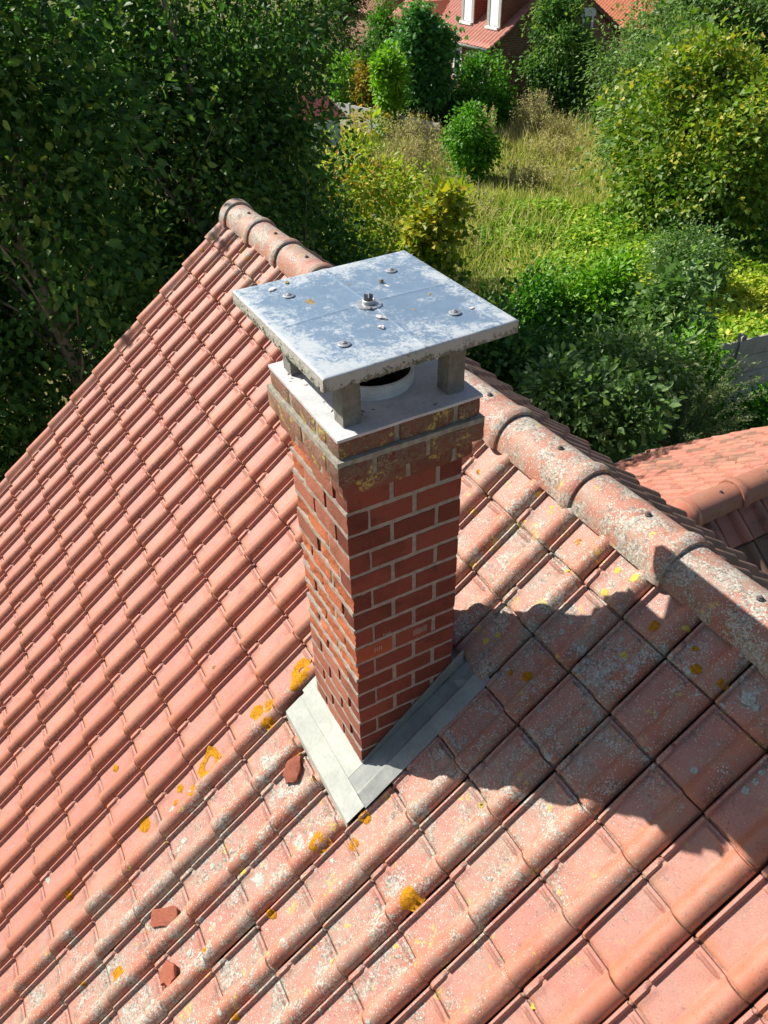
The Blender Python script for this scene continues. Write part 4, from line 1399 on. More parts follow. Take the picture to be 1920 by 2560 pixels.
def limbs(g, base, c, rad, targets, r0, parent, name='trunk', mat=None, lean=0.06, split=0.35):
    mb = MB()
    base = np.array(base, float)
    top = np.array([c[0], c[1], c[2] + rad[2] * 0.72])
    pts = [base]
    nseg = 7
    for i in range(1, nseg + 1):
        f = i / nseg
        p = base * (1 - f) + top * f + g.normal(size=3) * lean * np.array([1, 1, 0.2]) * (1 if i < nseg else 0)
        pts.append(p)
    rr = [max(0.012, r0 * (1 - 0.86 * i / nseg)) for i in range(nseg + 1)]
    rr[0] *= 1.25
    mb.tube(pts, rr, 8)
    for t in targets:
        # leave the trunk somewhat below the target
        hz = np.clip((t[2] - base[2]) / (top[2] - base[2] + 1e-6) - g.uniform(0.12, 0.32), 0.10, 0.95)
        f = hz * nseg
        i = int(min(nseg - 1, math.floor(f)))
        s = pts[i] + (pts[i + 1] - pts[i]) * (f - i)
        mid = s * 0.5 + t * 0.5 + g.normal(size=3) * 0.08 * np.linalg.norm(t - s) + np.array([0, 0, 0.06 * np.linalg.norm(t - s)])
        q1 = s * 0.75 + mid * 0.25
        ra = max(0.010, rr[i] * split)
        mb.tube([s, q1, mid, mid * 0.4 + t * 0.6, t], [ra, ra * 0.85, ra * 0.6, ra * 0.4, max(0.004, ra * 0.15)], 5)
    return obj(name, mb.mesh(name, True), mat or MAT_BARK, parent)


AG = 'tall dark trees beyond the gable'
tree_no = [0]


def tree(name, label, cat, base, c, rad, nclump, per, sigma, ln, ratio, mat, shape='oval', r0=0.12, ntarget=14, group=None, lobes=9, lump=0.35, inner=0.45, stems=1, trunkmat=None, **kw):
    tree_no[0] += 1
    g = np.random.default_rng(100 + tree_no[0])
    t = thing(name, label, cat, (base[0], base[1], ZG), group)
    cl, dr = crown_clumps(g, c, rad, nclump, lobes, lump, inner, grow=0.98 if group == AG else (1.12 if name in ('spindle_shrub', 'hedge_bush') or False else (1.0 if group == 'shrubs between the house and the bramble patch' else 0.90)))
    foliage('crown', g, cl, dr, per, sigma, ln, ratio, mat, t, shape, **kw)
    for s_ in range(stems):
        tg = cl[g.choice(len(cl), min(ntarget, len(cl)), replace=False)]
        b = np.array([base[0], base[1], ZG - 0.1])
        if stems > 1: b[:2] += g.normal(size=2) * 0.12 * rad[0]
        limbs(g, b, c, rad, tg, r0, t, 'trunk' if stems == 1 else 'stem', trunkmat, lean=0.05 * rad[2])
    return t


G_DARK = leaf_mat('alder leaf', [(0.0, (0.026, 0.07, 0.016)), (0.4, (0.060, 0.150, 0.032)), (0.75, (0.125, 0.25, 0.05)), (1.0, (0.30, 0.38, 0.07))], 0.5, 0.45, 0.25)
G_MAPLE = leaf_mat('maple leaf', [(0.0, (0.056, 0.150, 0.035)), (0.5, (0.100, 0.263, 0.062)), (1.0, (0.200, 0.413, 0.100))], 0.5, 0.42)
G_ROUND = leaf_mat('round bush leaf', [(0.0, (0.048, 0.144, 0.012)), (0.5, (0.108, 0.300, 0.019)), (1.0, (0.216, 0.432, 0.036))], 0.5, 0.42)
G_WILLOW = leaf_mat('grey willow leaf', [(0.0, (0.069, 0.125, 0.037)), (0.5, (0.163, 0.269, 0.069)), (1.0, (0.312, 0.450, 0.125))], 0.5, 0.42)
G_HAZEL = leaf_mat('yellowing hazel leaf', [(0.0, (0.060, 0.132, 0.014)), (0.4, (0.156, 0.276, 0.024)), (0.7, (0.348, 0.384, 0.030)), (1.0, (0.600, 0.432, 0.030))], 0.5, 0.42)
G_YELLOW = leaf_mat('yellow green leaf', [(0.0, (0.096, 0.192, 0.014)), (0.45, (0.264, 0.396, 0.024)), (0.8, (0.504, 0.528, 0.036)), (1.0, (0.600, 0.240, 0.036))], 0.5, 0.42)
G_LIGHT = leaf_mat('light green leaf', [(0.0, (0.092, 0.241, 0.014)), (0.5, (0.184, 0.391, 0.021)), (1.0, (0.345, 0.529, 0.034))], 0.5, 0.42)
G_ORANGE = leaf_mat('orange yellow leaf', [(0.0, (0.20, 0.16, 0.015)), (0.5, (0.40, 0.26, 0.02)), (1.0, (0.50, 0.30, 0.02))], 0.6, 0.42)
G_GOLD = leaf_mat('goldenrod flower', [(0.0, (0.34, 0.25, 0.02)), (0.6, (0.60, 0.42, 0.02)), (1.0, (0.68, 0.50, 0.05))], 0.7, 0.42)
G_GREY = leaf_mat('grey green leaf', [(0.0, (0.062, 0.125, 0.031)), (0.5, (0.138, 0.250, 0.062)), (0.85, (0.288, 0.425, 0.125)), (1.0, (0.625, 0.675, 0.275))], 0.45, 0.42, 0.4)
G_DRY = leaf_mat('dry weed', [(0.0, (0.203, 0.156, 0.062)), (0.5, (0.406, 0.328, 0.156)), (1.0, (0.655, 0.562, 0.312))], 0.8, 0.42, 0.1)
G_GRASS = leaf_mat('meadow grass', [(0.0, (0.104, 0.221, 0.019)), (0.35, (0.260, 0.377, 0.039)), (0.6, (0.494, 0.442, 0.130)), (1.0, (0.750, 0.637, 0.338))], 0.7, 0.42, 0.15)
G_BRAMBLE = leaf_mat('bramble leaf', [(0.0, (0.066, 0.156, 0.014)), (0.4, (0.144, 0.324, 0.024)), (0.75, (0.324, 0.480, 0.036)), (1.0, (0.624, 0.600, 0.060))], 0.55, 0.42)
G_FINE = leaf_mat('fine grey green leaf', [(0.0, (0.074, 0.112, 0.044)), (0.5, (0.179, 0.239, 0.090)), (1.0, (0.359, 0.419, 0.165))], 0.6, 0.42)

# left: tall alders beyond the gable, seen from their shaded side
AG = 'tall dark trees beyond the gable'
tree('alder_tree', 'tall dark leafy tree at the left edge beyond the gable, nearest of its row', 'tree', (-10.3, -0.1), (-10.6, -0.2, -1.9), (2.3, 2.5, 4.6), 1050, 28, 0.24, 0.135, 0.58, G_DARK, r0=0.17, ntarget=60, group=AG, lobes=14, inner=0.25, tint0=0.48, tvar=0.22, lvar=0.2, trunkmat=MAT_TWIG)
tree('alder_tree', 'tall dark leafy tree rising just behind the end of the ridge', 'tree', (-12.0, 3.0), (-12.2, 2.9, -1.9), (2.1, 2.1, 5.0), 1000, 28, 0.24, 0.135, 0.58, G_DARK, r0=0.16, ntarget=50, group=AG, lobes=14, inner=0.25, tint0=0.48, tvar=0.22, lvar=0.2, trunkmat=MAT_TWIG)
tree('alder_tree', 'tall tree whose pale tipped crown ends beside the light green shrub', 'tree', (-13.8, 5.1), (-13.9, 5.0, -1.1), (1.7, 1.7, 3.6), 750, 28, 0.22, 0.13, 0.55, G_DARK, r0=0.13, ntarget=36, group=AG, lobes=12, inner=0.25, tint0=0.56, tvar=0.22, lvar=0.2, trunkmat=MAT_TWIG)
tree('alder_tree', 'dark tree deep behind the leftmost tree', 'tree', (-15.5, -2.2), (-15.5, -2.2, -2.2), (3.2, 3.2, 5.4), 420, 26, 0.45, 0.24, 0.6, G_DARK, r0=0.18, ntarget=14, group=AG, tint0=0.40)
tree('alder_tree', 'dark tree deep behind the tree at the ridge end', 'tree', (-17.8, 2.2), (-17.8, 2.2, -2.6), (3.0, 3.0, 5.0), 420, 26, 0.45, 0.24, 0.6, G_DARK, r0=0.18, ntarget=14, group=AG, tint0=0.42)

tree('alder_tree', 'low dark leafy tree at the lower end of the gable edge', 'tree', (-10.6, -2.3), (-10.6, -2.3, -5.0), (2.3, 2.3, 3.2), 850, 28, 0.24, 0.135, 0.58, G_DARK, r0=0.10, ntarget=24, group=AG, lobes=10, inner=0.25, tint0=0.42, trunkmat=MAT_TWIG)
# middle ground behind the ridge
tree('hedge_bush', 'dark green bush behind the ridge and left of the metal cap', 'bush', (-15.3, 6.2), (-15.3, 6.2, -6.0), (1.7, 1.6, 2.7), 600, 26, 0.22, 0.13, 0.6, G_DARK, r0=0.05, stems=3, ntarget=8, tint0=0.45)
tree('spindle_shrub', 'yellow green shrub with reddish tips behind the dark bush', 'shrub', (-19.4, 9.3), (-19.4, 9.3, -6.3), (2.0, 1.9, 2.3), 520, 24, 0.24, 0.15, 0.55, G_YELLOW, r0=0.05, stems=4, ntarget=10, tint0=0.40, zt=(-7.5, -4.4, 0.28))
tree('spindle_shrub', 'small bright yellow green shoots in front of the dark trees by the ridge end', 'shrub', (-16.2, 4.6), (-16.2, 4.6, -5.6), (0.8, 0.7, 2.0), 110, 22, 0.18, 0.15, 0.55, G_YELLOW, r0=0.03, stems=2, ntarget=6, tint0=0.55)
tree('maple_sapling', 'young maple with yellow and orange leaves beside the far cap corner', 'tree', (-15.3, 10.2), (-15.3, 10.2, -5.6), (0.85, 0.8, 1.6), 170, 18, 0.20, 0.18, 1.05, G_HAZEL, shape='lobed', r0=0.03, ntarget=20, tint0=0.55, zt=(-7, -4.2, 0.15))
tree('meadow_bush', 'upright green bush standing alone in the dry meadow', 'bush', (-27.0, 19.3), (-26.8, 19.1, -6.55), (1.05, 1.0, 1.55), 300, 22, 0.17, 0.15, 0.6, G_ROUND, r0=0.04, stems=4, ntarget=8, tint0=0.55, tvar=0.2)
tree('maple_tree', 'conical blue green maple in front of the dormer house', 'tree', (-35.7, 22.1), (-35.7, 22.1, -5.2), (1.45, 1.4, 3.1), 520, 24, 0.24, 0.24, 0.9, G_MAPLE, shape='lobed', r0=0.12, lobes=14, tint0=0.5)
tree('yellow_shrub', 'slim yellow green shrub left of the conical maple', 'shrub', (-34.9, 19.6), (-34.9, 19.6, -5.9), (0.75, 0.7, 2.0), 170, 22, 0.18, 0.20, 0.7, G_LIGHT, r0=0.04, stems=2, ntarget=6, tint0=0.65)
tree('orange_shrub', 'orange yellow shrub behind the pale garden wall', 'shrub', (-38.6, 20.4), (-38.6, 20.4, -6.3), (0.70, 0.65, 1.15), 130, 22, 0.16, 0.17, 0.6, G_ORANGE, r0=0.03, stems=2, ntarget=5)
tree('light_green_shrub', 'light green rounded shrub behind the pale garden wall', 'shrub', (-40.6, 20.0), (-40.6, 20.0, -6.3), (1.10, 1.0, 1.25), 220, 24, 0.18, 0.17, 0.6, G_LIGHT, r0=0.04, stems=3, ntarget=5, tint0=0.4)
tree('round_bush', 'broad round mid green bush below the two dormers', 'bush', (-34.4, 25.0), (-34.4, 25.0, -6.6), (1.95, 1.6, 1.85), 620, 24, 0.22, 0.17, 0.6, G_ROUND, r0=0.07, stems=3, ntarget=8, tint0=0.42)
tree('dark_bush', 'low dark green bush between the maple and the round bush', 'bush', (-35.4, 23.6), (-35.2, 23.4, -7.5), (1.3, 1.0, 0.9), 200, 22, 0.22, 0.18, 0.6, G_DARK, r0=0.05, stems=2, ntarget=6, tint0=0.4)
tree('dark_tree', 'tall dense dark tree in front of the brick gable', 'tree', (-32.6, 28.2), (-32.6, 28.2, -4.9), (1.75, 1.6, 3.3), 700, 24, 0.22, 0.17, 0.6, G_DARK, r0=0.12, lobes=10, lump=0.2, tint0=0.55, zt=(-8, -2, 0.12))
tree('willow_tree', 'grey green willow behind the large yellowing tree', 'tree', (-23.8, 25.8), (-23.8, 25.8, -5.2), (2.9, 2.6, 3.5), 900, 26, 0.26, 0.16, 0.45, G_WILLOW, r0=0.14, lobes=14, tint0=0.5)
tree('hazel_tree', 'large rounded yellow green tree on the right side of the garden', 'tree', (-17.2, 22.5), (-17.2, 22.5, -5.25), (3.75, 3.6, 3.2), 2000, 28, 0.28, 0.19, 0.85, G_HAZEL, shape='lobed', r0=0.16, lobes=18, lump=0.25, inner=0.6, tint0=0.30, zt=(-7.5, -1.6, 0.28))
tree('tall_tree', 'tall green tree at the top right corner', 'tree', (-26.8, 33.8), (-26.8, 33.8, -3.6), (3.8, 3.4, 4.2), 900, 24, 0.34, 0.22, 0.6, G_WILLOW, r0=0.16, tint0=0.4)
tree('tall_tree', 'grey green tree behind the top of the large yellowing tree', 'tree', (-29.5, 32.0), (-29.5, 32.0, -5.0), (2.2, 2.0, 3.3), 480, 24, 0.28, 0.19, 0.5, G_WILLOW, r0=0.12, tint0=0.5)
tree('dark_conifer', 'dark conifer shaped tree at the top left of the far houses', 'tree', (-43.8, 21.6), (-43.8, 21.6, -4.4), (1.3, 1.2, 3.6), 380, 22, 0.24, 0.17, 0.4, G_DARK, r0=0.1, tint0=0.25)
tree('dark_shrub', 'dark olive shrub in front of the far brick gable', 'shrub', (-44.6, 24.2), (-44.6, 24.2, -6.4), (1.4, 1.2, 1.7), 260, 22, 0.24, 0.19, 0.5, G_DARK, r0=0.06, tint0=0.5)
tree('ivy_tree', 'slim green ivy clad tree beside the far house corner', 'tree', (-46.0, 25.5), (-46.0, 25.5, -5.0), (0.8, 0.8, 2.6), 180, 22, 0.22, 0.18, 0.6, G_ROUND, r0=0.06, tint0=0.4)

# shrubs right behind the house
SG = 'shrubs between the house and the bramble patch'
tree('laurel_shrub', 'upright dark glossy shrub beyond the right cap corner', 'shrub', (-12.5, 11.3), (-12.5, 11.3, -6.9), (0.95, 0.9, 1.35), 320, 22, 0.18, 0.15, 0.5, G_ROUND, r0=0.04, stems=3, ntarget=7, group=SG, tint0=0.40, zt=(-8, -5.6, 0.1))
tree('laurel_shrub', 'bright green upright shrub next to the dark glossy one', 'shrub', (-11.5, 12.5), (-11.5, 12.5, -6.8), (0.95, 0.9, 1.3), 320, 22, 0.18, 0.16, 0.5, G_LIGHT, r0=0.04, stems=3, ntarget=7, group=SG, tint0=0.25, zt=(-8, -5.6, 0.15))
tree('privet_bush', 'dense small leaved bush rising out of the bramble patch', 'bush', (-12.9, 17.0), (-12.9, 17.0, -6.9), (1.15, 1.0, 1.3), 420, 24, 0.17, 0.10, 0.55, G_GREY, r0=0.04, stems=3, ntarget=6, group=SG, tint0=0.45)
tree('vine_shrub', 'broad leaved climbing shrub below the dense small leaved bush', 'shrub', (-9.6, 13.1), (-9.6, 13.1, -6.5), (0.85, 0.8, 1.35), 260, 18, 0.20, 0.16, 1.0, G_GREY, shape='lobed', r0=0.03, stems=3, ntarget=7, group=SG, tint0=0.48)
tree('variegated_shrub', 'pale grey green shrub with cream edged leaves in the middle of the thicket', 'shrub', (-8.1, 10.0), (-8.1, 10.0, -6.3), (1.15, 1.1, 1.5), 420, 22, 0.18, 0.14, 0.42, G_GREY, r0=0.04, stems=3, ntarget=7, group=SG, tint0=0.62, tvar=0.22)
tree('viburnum_shrub', 'dark oval leaved shrub directly behind the back eave', 'shrub', (-6.3, 7.9), (-6.4, 7.9, -5.9), (1.2, 1.1, 1.3), 420, 20, 0.18, 0.15, 0.55, G_GREY, r0=0.04, stems=3, ntarget=8, group=SG, tint0=0.40)
tree('viburnum_shrub', 'low dark shrub behind the ridge, left end of the thicket', 'shrub', (-9.5, 8.5), (-9.5, 8.5, -6.4), (1.35, 1.2, 1.35), 420, 20, 0.20, 0.15, 0.55, G_DARK, r0=0.04, stems=3, ntarget=8, group=SG, tint0=0.45)
tree('photinia_shrub', 'glossy green shrub with upright shoots beside the concrete fence', 'shrub', (-7.75, 11.9), (-7.75, 11.9, -6.6), (0.62, 0.62, 1.2), 220, 20, 0.17, 0.15, 0.5, G_LIGHT, r0=0.03, stems=3, ntarget=8, group=SG, tint0=0.22, tvar=0.2)
tree('small_shrub', 'small leafy shrub at the right edge in front of the fence', 'shrub', (-6.5, 12.6), (-6.5, 12.6, -7.1), (0.40, 0.40, 0.7), 90, 18, 0.14, 0.14, 0.5, G_ROUND, r0=0.02, stems=2, ntarget=5, group=SG, tint0=0.4)


# arching fine-twigged shrub
def tamarisk():
    g = np.random.default_rng(77)
    t = thing('arching_shrub', 'arching fine leaved shrub with feathery sprays by the right fence', 'shrub', (-6.6, 10.4, ZG), SG)
    mb = MB()
    P, D = [], []
    for _ in range(95):
        w = g.uniform(0, 2 * math.pi); out = g.uniform(0.5, 1.25)
        p0 = np.array([-6.6, 10.4, ZG]) + np.array([math.cos(w), math.sin(w), 0]) * 0.15
        h = g.uniform(1.6, 3.0)
        prev = None
        pts = []
        for f in np.linspace(0, 1, 9):
            p = p0 + np.array([math.cos(w) * out * f ** 1.5, math.sin(w) * out * f ** 1.5, h * (1.55 * f - 0.62 * f * f)])
            pts.append(p)
        mb.tube(pts, list(np.linspace(0.012, 0.002, 9)), 4)
        for i in range(3, 9):
            dv = unit(pts[i] - pts[i - 1])
            for _k in range(24):
                P.append(pts[i - 1] + (pts[i] - pts[i - 1]) * g.uniform() + g.normal(size=3) * 0.035)
                D.append(dv * 0.8 + g.normal(size=3) * 0.6)
    P, D = np.array(P), np.array(D)
    obj('stem', mb.mesh('stem'), MAT_TWIG, t)
    L = 0.07 * g.uniform(0.6, 1.3, len(P))
    V, F, k = leaf_geometry(P, D, unit(g.normal(size=P.shape) + np.array([0, 0, 1])), L, L * 0.38, 0.2, 'diamond')
    me = mesh_fast('crown', V, F, np.repeat(np.clip(0.5 + g.normal(size=len(P)) * 0.2, 0, 1), k))
    me.materials.append(G_FINE)
    place(bpy.data.objects.new('crown', me), t)


tamarisk()


# dry tall weeds
def weed_clump(x, y, n, h, rad, label, mat=None, heads=True, group='dry weed clumps in the meadow'):
    g = np.random.default_rng(int(abs(x * 97 + y * 31)))
    t = thing('dry_weeds', label, 'weeds', (x, y, ZG), group)
    P, D, L, T = [], [], [], []
    mb = MB()
    for _ in range(n):
        b = np.array([x, y, ZG]) + np.append(g.normal(size=2) * rad * 0.5, 0)
        top = b + np.array([g.normal() * 0.18, g.normal() * 0.18, h * g.uniform(0.6, 1.05)])
        mb.tube([b, (b + top) / 2 + g.normal(size=3) * 0.03, top], [0.010, 0.008, 0.004], 3)
        for _k in range(26):
            f = g.uniform(0.25, 1) ** 0.7
            P.append(b + (top - b) * f + g.normal(size=3) * (0.05 + 0.06 * (1 - f))); D.append(g.normal(size=3) + np.array([0, 0, 0.6]))
            L.append(g.uniform(0.05, 0.14)); T.append(0.35 + 0.4 * f + g.normal() * 0.15)
    obj('stem', mb.mesh('stem'), MAT_TWIG, t)
    P, D, L = np.array(P), np.array(D), np.array(L)
    V, F, k = leaf_geometry(P, D, unit(g.normal(size=P.shape)), L, L * 0.5, 0.2, 'diamond')
    me = mesh_fast('seed_heads', V, F, np.repeat(np.clip(T, 0, 1), k))
    me.materials.append(mat or G_DRY)
    place(bpy.data.objects.new('seed_heads', me), t)


weed_clump(-32.0, 19.2, 90, 1.7, 1.3, 'dry brown weed clump left of the lone meadow bush')
weed_clump(-29.8, 18.0, 80, 1.3, 1.3, 'low dry weeds behind the yellow green shrub')
weed_clump(-30.5, 22.4, 40, 1.9, 0.6, 'thin dry weeds right behind the lone meadow bush')
weed_clump(-30.6, 25.2, 90, 2.2, 0.9, 'tall pale dry weed clump under the dark tree')
weed_clump(-29.0, 25.6, 50, 1.5, 0.9, 'short dry weeds right of the tall pale clump')
weed_clump(-22.0, 15.6, 70, 1.0, 1.4, 'sparse dry weeds beside the thin garden stake')
weed_clump(-24.6, 16.6, 60, 0.8, 1.5, 'low dry weeds between the stake and the lone meadow bush')
weed_clump(-25.0, 20.8, 60, 0.8, 1.4, 'low dry weeds right of the lone meadow bush')
weed_clump(-20.0, 13.2, 70, 0.8, 1.6, 'low straw coloured weeds beyond the far cap corner')
weed_clump(-27.5, 24.0, 60, 1.0, 1.4, 'dry weeds at the foot of the grey green willow')


def goldenrod(x, y, n, h, rad, label):
    g = np.random.default_rng(int(abs(x * 57 + y * 13)))
    t = thing('goldenrod', label, 'flowers', (x, y, ZG), 'goldenrod clumps by the garden wall')
    mb = MB()
    P, D, L, T = [], [], [], []
    P2, D2, L2 = [], [], []
    heads = []
    for _ in range(n):
        b = np.array([x, y, ZG]) + np.append(g.normal(size=2) * rad * 0.5, 0)
        top = b + np.array([g.normal() * 0.2, g.normal() * 0.2, h * g.uniform(0.75, 1.05)])
        mb.tube([b, top], [0.012, 0.005], 3)
        for _k in range(60):
            a = g.uniform(0, 2 * math.pi); f = g.uniform()
            P.append(top + np.array([math.cos(a) * 0.26 * f, math.sin(a) * 0.26 * f, -0.18 * f + 0.15 * (1 - f)]) + g.normal(size=3) * 0.03)
            D.append(np.array([math.cos(a), math.sin(a), 0.3])); L.append(0.10)
        for _k in range(30):
            f = g.uniform(0.1, 0.9)
            P2.append(b + (top - b) * f + g.normal(size=3) * 0.05); D2.append(g.normal(size=3)); L2.append(0.16)
    obj('stem', mb.mesh('stem'), MAT_TWIG, t)
    for nm, p_, d_, l_, mt, rt in [('flower_heads', P, D, L, G_GOLD, 0.5), ('foliage', P2, D2, L2, G_YELLOW, 0.3)]:
        p_, d_, l_ = np.array(p_), np.array(d_), np.array(l_)
        V, F, k = leaf_geometry(p_, d_, unit(g.normal(size=p_.shape) + [0, 0, 1]), l_, l_ * rt, 0.2, 'diamond')
        me = mesh_fast(nm, V, F, np.repeat(np.clip(0.45 + g.normal(size=len(p_)) * 0.2, 0, 1), k))
        me.materials.append(mt)
        o_ = place(bpy.data.objects.new(nm, me), t)
        if nm == 'flower_heads': tag(o_, kind='stuff')


goldenrod(-34.6, 19.9, 9, 1.6, 0.8, 'tallest yellow goldenrod flowers beside the maple foot')
goldenrod(-35.4, 18.2, 10, 1.2, 0.9, 'yellow goldenrod flowers in front of the pale wall')
goldenrod(-33.2, 17.0, 8, 1.1, 0.8, 'low goldenrod flowers next to the blue shed')
goldenrod(-33.0, 20.6, 4, 1.3, 0.3, 'single small goldenrod tuft nearest the maple trunk')


# meadow grass and bramble cover: nobody could count these
def in_poly(px, py, poly):
    ins = np.zeros(len(px), bool)
    n = len(poly)
    j = n - 1
    for i in range(n):
        xi, yi = poly[i]; xj, yj = poly[j]
        c = ((yi > py) != (yj > py)) & (px < (xj - xi) * (py - yi) / (yj - yi + 1e-12) + xi)
        ins ^= c
        j = i
    return ins


def fbm(x, y, s):
    v = np.zeros(len(x))
    gg = np.random.default_rng(s)
    for o in range(6):
        k = 0.25 * 1.7 ** o
        for _ in range(3):
            a = gg.uniform(0, 2 * math.pi); ph = gg.uniform(0, 6.28)
            v += np.sin((x * math.cos(a) + y * math.sin(a)) * k * gg.uniform(0.7, 1.4) + ph) / (1.5 ** o) / 3
    return v


def scatter(n, poly, g):
    xs = [p[0] for p in poly]; ys = [p[1] for p in poly]
    x = g.uniform(min(xs), max(xs), n); y = g.uniform(min(ys), max(ys), n)
    k = in_poly(x, y, poly)
    return x[k], y[k]


g = np.random.default_rng(21)
MEADOW = [(-14.5, 6.5), (-19, 7.5), (-30, 13), (-42, 18), (-46, 24), (-36, 31), (-28, 31), (-20, 26), (-14, 20), (-13, 12)]
x, y = scatter(150000, MEADOW, g)
nz = fbm(x, y, 4)
d = np.stack([g.normal(size=len(x)) * 0.5, g.normal(size=len(x)) * 0.5, np.ones(len(x))], 1)
tall = g.uniform(size=len(x)) < 0.18
L = (0.40 + 0.30 * np.clip(nz, -1, 1)) * g.uniform(0.4, 1.3, len(x)) * np.where(tall, 1.9, 1.0)
pos = np.stack([x, y, np.full(len(x), ZG - 0.03)], 1)
V, F, k = leaf_geometry(pos, d, unit(g.normal(size=pos.shape)), L, np.full(len(x), 0.035), 0.1, 'diamond')
tint = np.clip(0.52 + 0.42 * fbm(x * 1.6, y * 1.6, 9) + g.normal(size=len(x)) * 0.18 + 0.2 * tall, 0, 1)
me = mesh_fast('meadow_grass', V, F, np.repeat(tint, k))
me.materials.append(G_GRASS)
tag(place(bpy.data.objects.new('meadow_grass', me)), 'dry yellow and green meadow grass in the overgrown garden', 'grass', kind='stuff')

BRAMBLE = [(-7.0, 8.5), (-9.5, 7.5), (-13.2, 9.8), (-17.5, 13.0), (-22.0, 16.4), (-22.5, 18.2), (-19, 20.5), (-16.5, 25.5), (-9.0, 21), (-8.6, 15.0), (-7.0, 11.5)]
x, y = scatter(150000, BRAMBLE, g)
hz = np.clip(0.45 + 0.42 * fbm(x * 2.2, y * 2.2, 12), 0.05, 1.2)
z = ZG + hz * g.uniform(0.45, 1.0, len(x)) + g.normal(size=len(x)) * 0.05
pos = np.stack([x, y, np.maximum(z, ZG + 0.03)], 1)
d = np.stack([g.normal(size=len(x)), g.normal(size=len(x)), g.normal(size=len(x)) * 0.35], 1)
L = 0.15 * g.uniform(0.6, 1.4, len(x))
V, F, k = leaf_geometry(pos, d, unit(g.normal(size=pos.shape) * 0.6 + [0, 0, 1]), L, L * 0.7, 0.25, 'diamond')
# the patch is yellower towards the right fence
yel = np.clip((y - 13) / 8, 0, 1) * 0.16 + np.clip((x + 17) / 5, 0, 1) * 0.20
tint = np.clip(0.42 + yel + 0.22 * fbm(x * 1.5, y * 1.5, 30) + g.normal(size=len(x)) * 0.16, 0, 1)
me = mesh_fast('bramble_patch', V, F, np.repeat(tint, k))
me.materials.append(G_BRAMBLE)
tag(place(bpy.data.objects.new('bramble_patch', me)), 'bright green bramble cover spreading across the garden', 'brambles', kind='stuff')

# ------------------------------------------------------------------ garden structures
MAT_CONC = simple('weathered concrete', (0.30, 0.28, 0.24), (0.42, 0.39, 0.34), 3, 0.9, 0.4, 0.01)
MAT_PALEWALL = simple('pale garden wall', (0.42, 0.41, 0.38), (0.52, 0.50, 0.46), 3, 0.9, 0.3, 0.01)
fen = thing('concrete_fence', 'grey concrete panel fence with round topped posts at the right edge', 'fence', (-7.5, 13.9, ZG))
fd = np.array([0.12, 1.0]); fd /= np.linalg.norm(fd)
f0 = np.array([-8.05, 13.7])
for j in range(-3, 4):
    p = f0 + fd * 2.0 * j
    ang = math.atan2(fd[1], fd[0])
    M = Matrix.Translation((p[0], p[1], ZG)) @ Matrix.Rotation(ang, 4, 'Z')
    mb = MB().box(-0.07, 0.07, -0.07, 0.07, -0.1, 1.86)
    mb.tube([(0, -0.07, 1.86), (0, 0.07, 1.86)], [0.07, 0.07], 12)
    obj('post', mb.mesh('post'), MAT_CONC, fen, M)
    if j < 3:
        for q in range(4):
            mb = MB().box(0.075, 1.925, -0.022, 0.022, 0.02 + q * 0.44, 0.02 + q * 0.44 + 0.425)
            obj('panel', mb.mesh('panel'), MAT_CONC, fen, M)
gw = thing('garden_wall', 'low pale concrete garden wall beside the blue shed', 'wall', (-37.5, 18.6, ZG))
for j in range(6):
    x0 = -41.0 + j * 1.55
    M = Matrix.Translation((x0, 18.1 + j * 0.42, ZG)) @ Matrix.Rotation(0.265, 4, 'Z')
    obj('panel', MB().box(0.06, 1.56, -0.03, 0.03, -0.1, 0.55).mesh('panel'), MAT_PALEWALL, gw, M)
    obj('panel', MB().box(0.06, 1.56, -0.03, 0.03, 0.565, 1.15).mesh('panel'), MAT_PALEWALL, gw, M)
    obj('post', MB().box(-0.06, 0.055, -0.06, 0.06, -0.1, 1.22).mesh('post'), MAT_PALEWALL, gw, M)

shed = thing('garden_shed', 'pale blue garden shed with a dark red roof behind the trees', 'shed', (-33.2, 14.1, ZG))
MAT_SHED = simple('pale blue painted boards', (0.36, 0.50, 0.52), (0.46, 0.60, 0.61), 4, 0.7)
MAT_WHITE = simple('white paint', (0.70, 0.70, 0.68), (0.78, 0.78, 0.76), 5, 0.5)
MAT_GLASS = NT('dark window glass').done((0.03, 0.035, 0.04), 0.12, spec=0.6)
MAT_PINE = simple('brown door', (0.16, 0.09, 0.05), (0.22, 0.13, 0.08), 10, 0.7)
MS = Matrix.Translation((-33.2, 14.1, ZG)) @ Matrix.Rotation(0.35, 4, 'Z')
obj('wall', MB().prism([(-1.3, -1.2, -0.1), (1.3, -1.2, -0.1), (1.3, -1.2, 2.0), (0, -1.2, 2.75), (-1.3, -1.2, 2.0)], (0, 2.4, 0)).mesh('wall'), MAT_SHED, shed, MS)
for s_ in (-1, 1):
    mb = MB().prism([(0, -1.4, 2.86), (s_ * 1.5, -1.4, 2.0), (s_ * 1.5, -1.4, 1.94), (0, -1.4, 2.80)][::s_], (0, 2.8, 0))
    rf = obj('roof', mb.mesh('roof'), simple('dark red shed roof', (0.16, 0.035, 0.035), (0.22, 0.055, 0.05), 8, 0.8), shed, MS)
obj('fascia', MB().box(1.43, 1.52, -1.42, 1.42, 1.86, 1.97).mesh('fascia'), MAT_WHITE, shed, MS)
obj('door', MB().box(1.302, 1.33, -0.35, 0.35, 0.9, 1.6).mesh('door'), MAT_PINE, shed, MS)
obj('corner_board', MB().box(1.28, 1.325, -1.225, -1.13, 0, 1.98).mesh('corner_board'), MAT_WHITE, shed, MS)

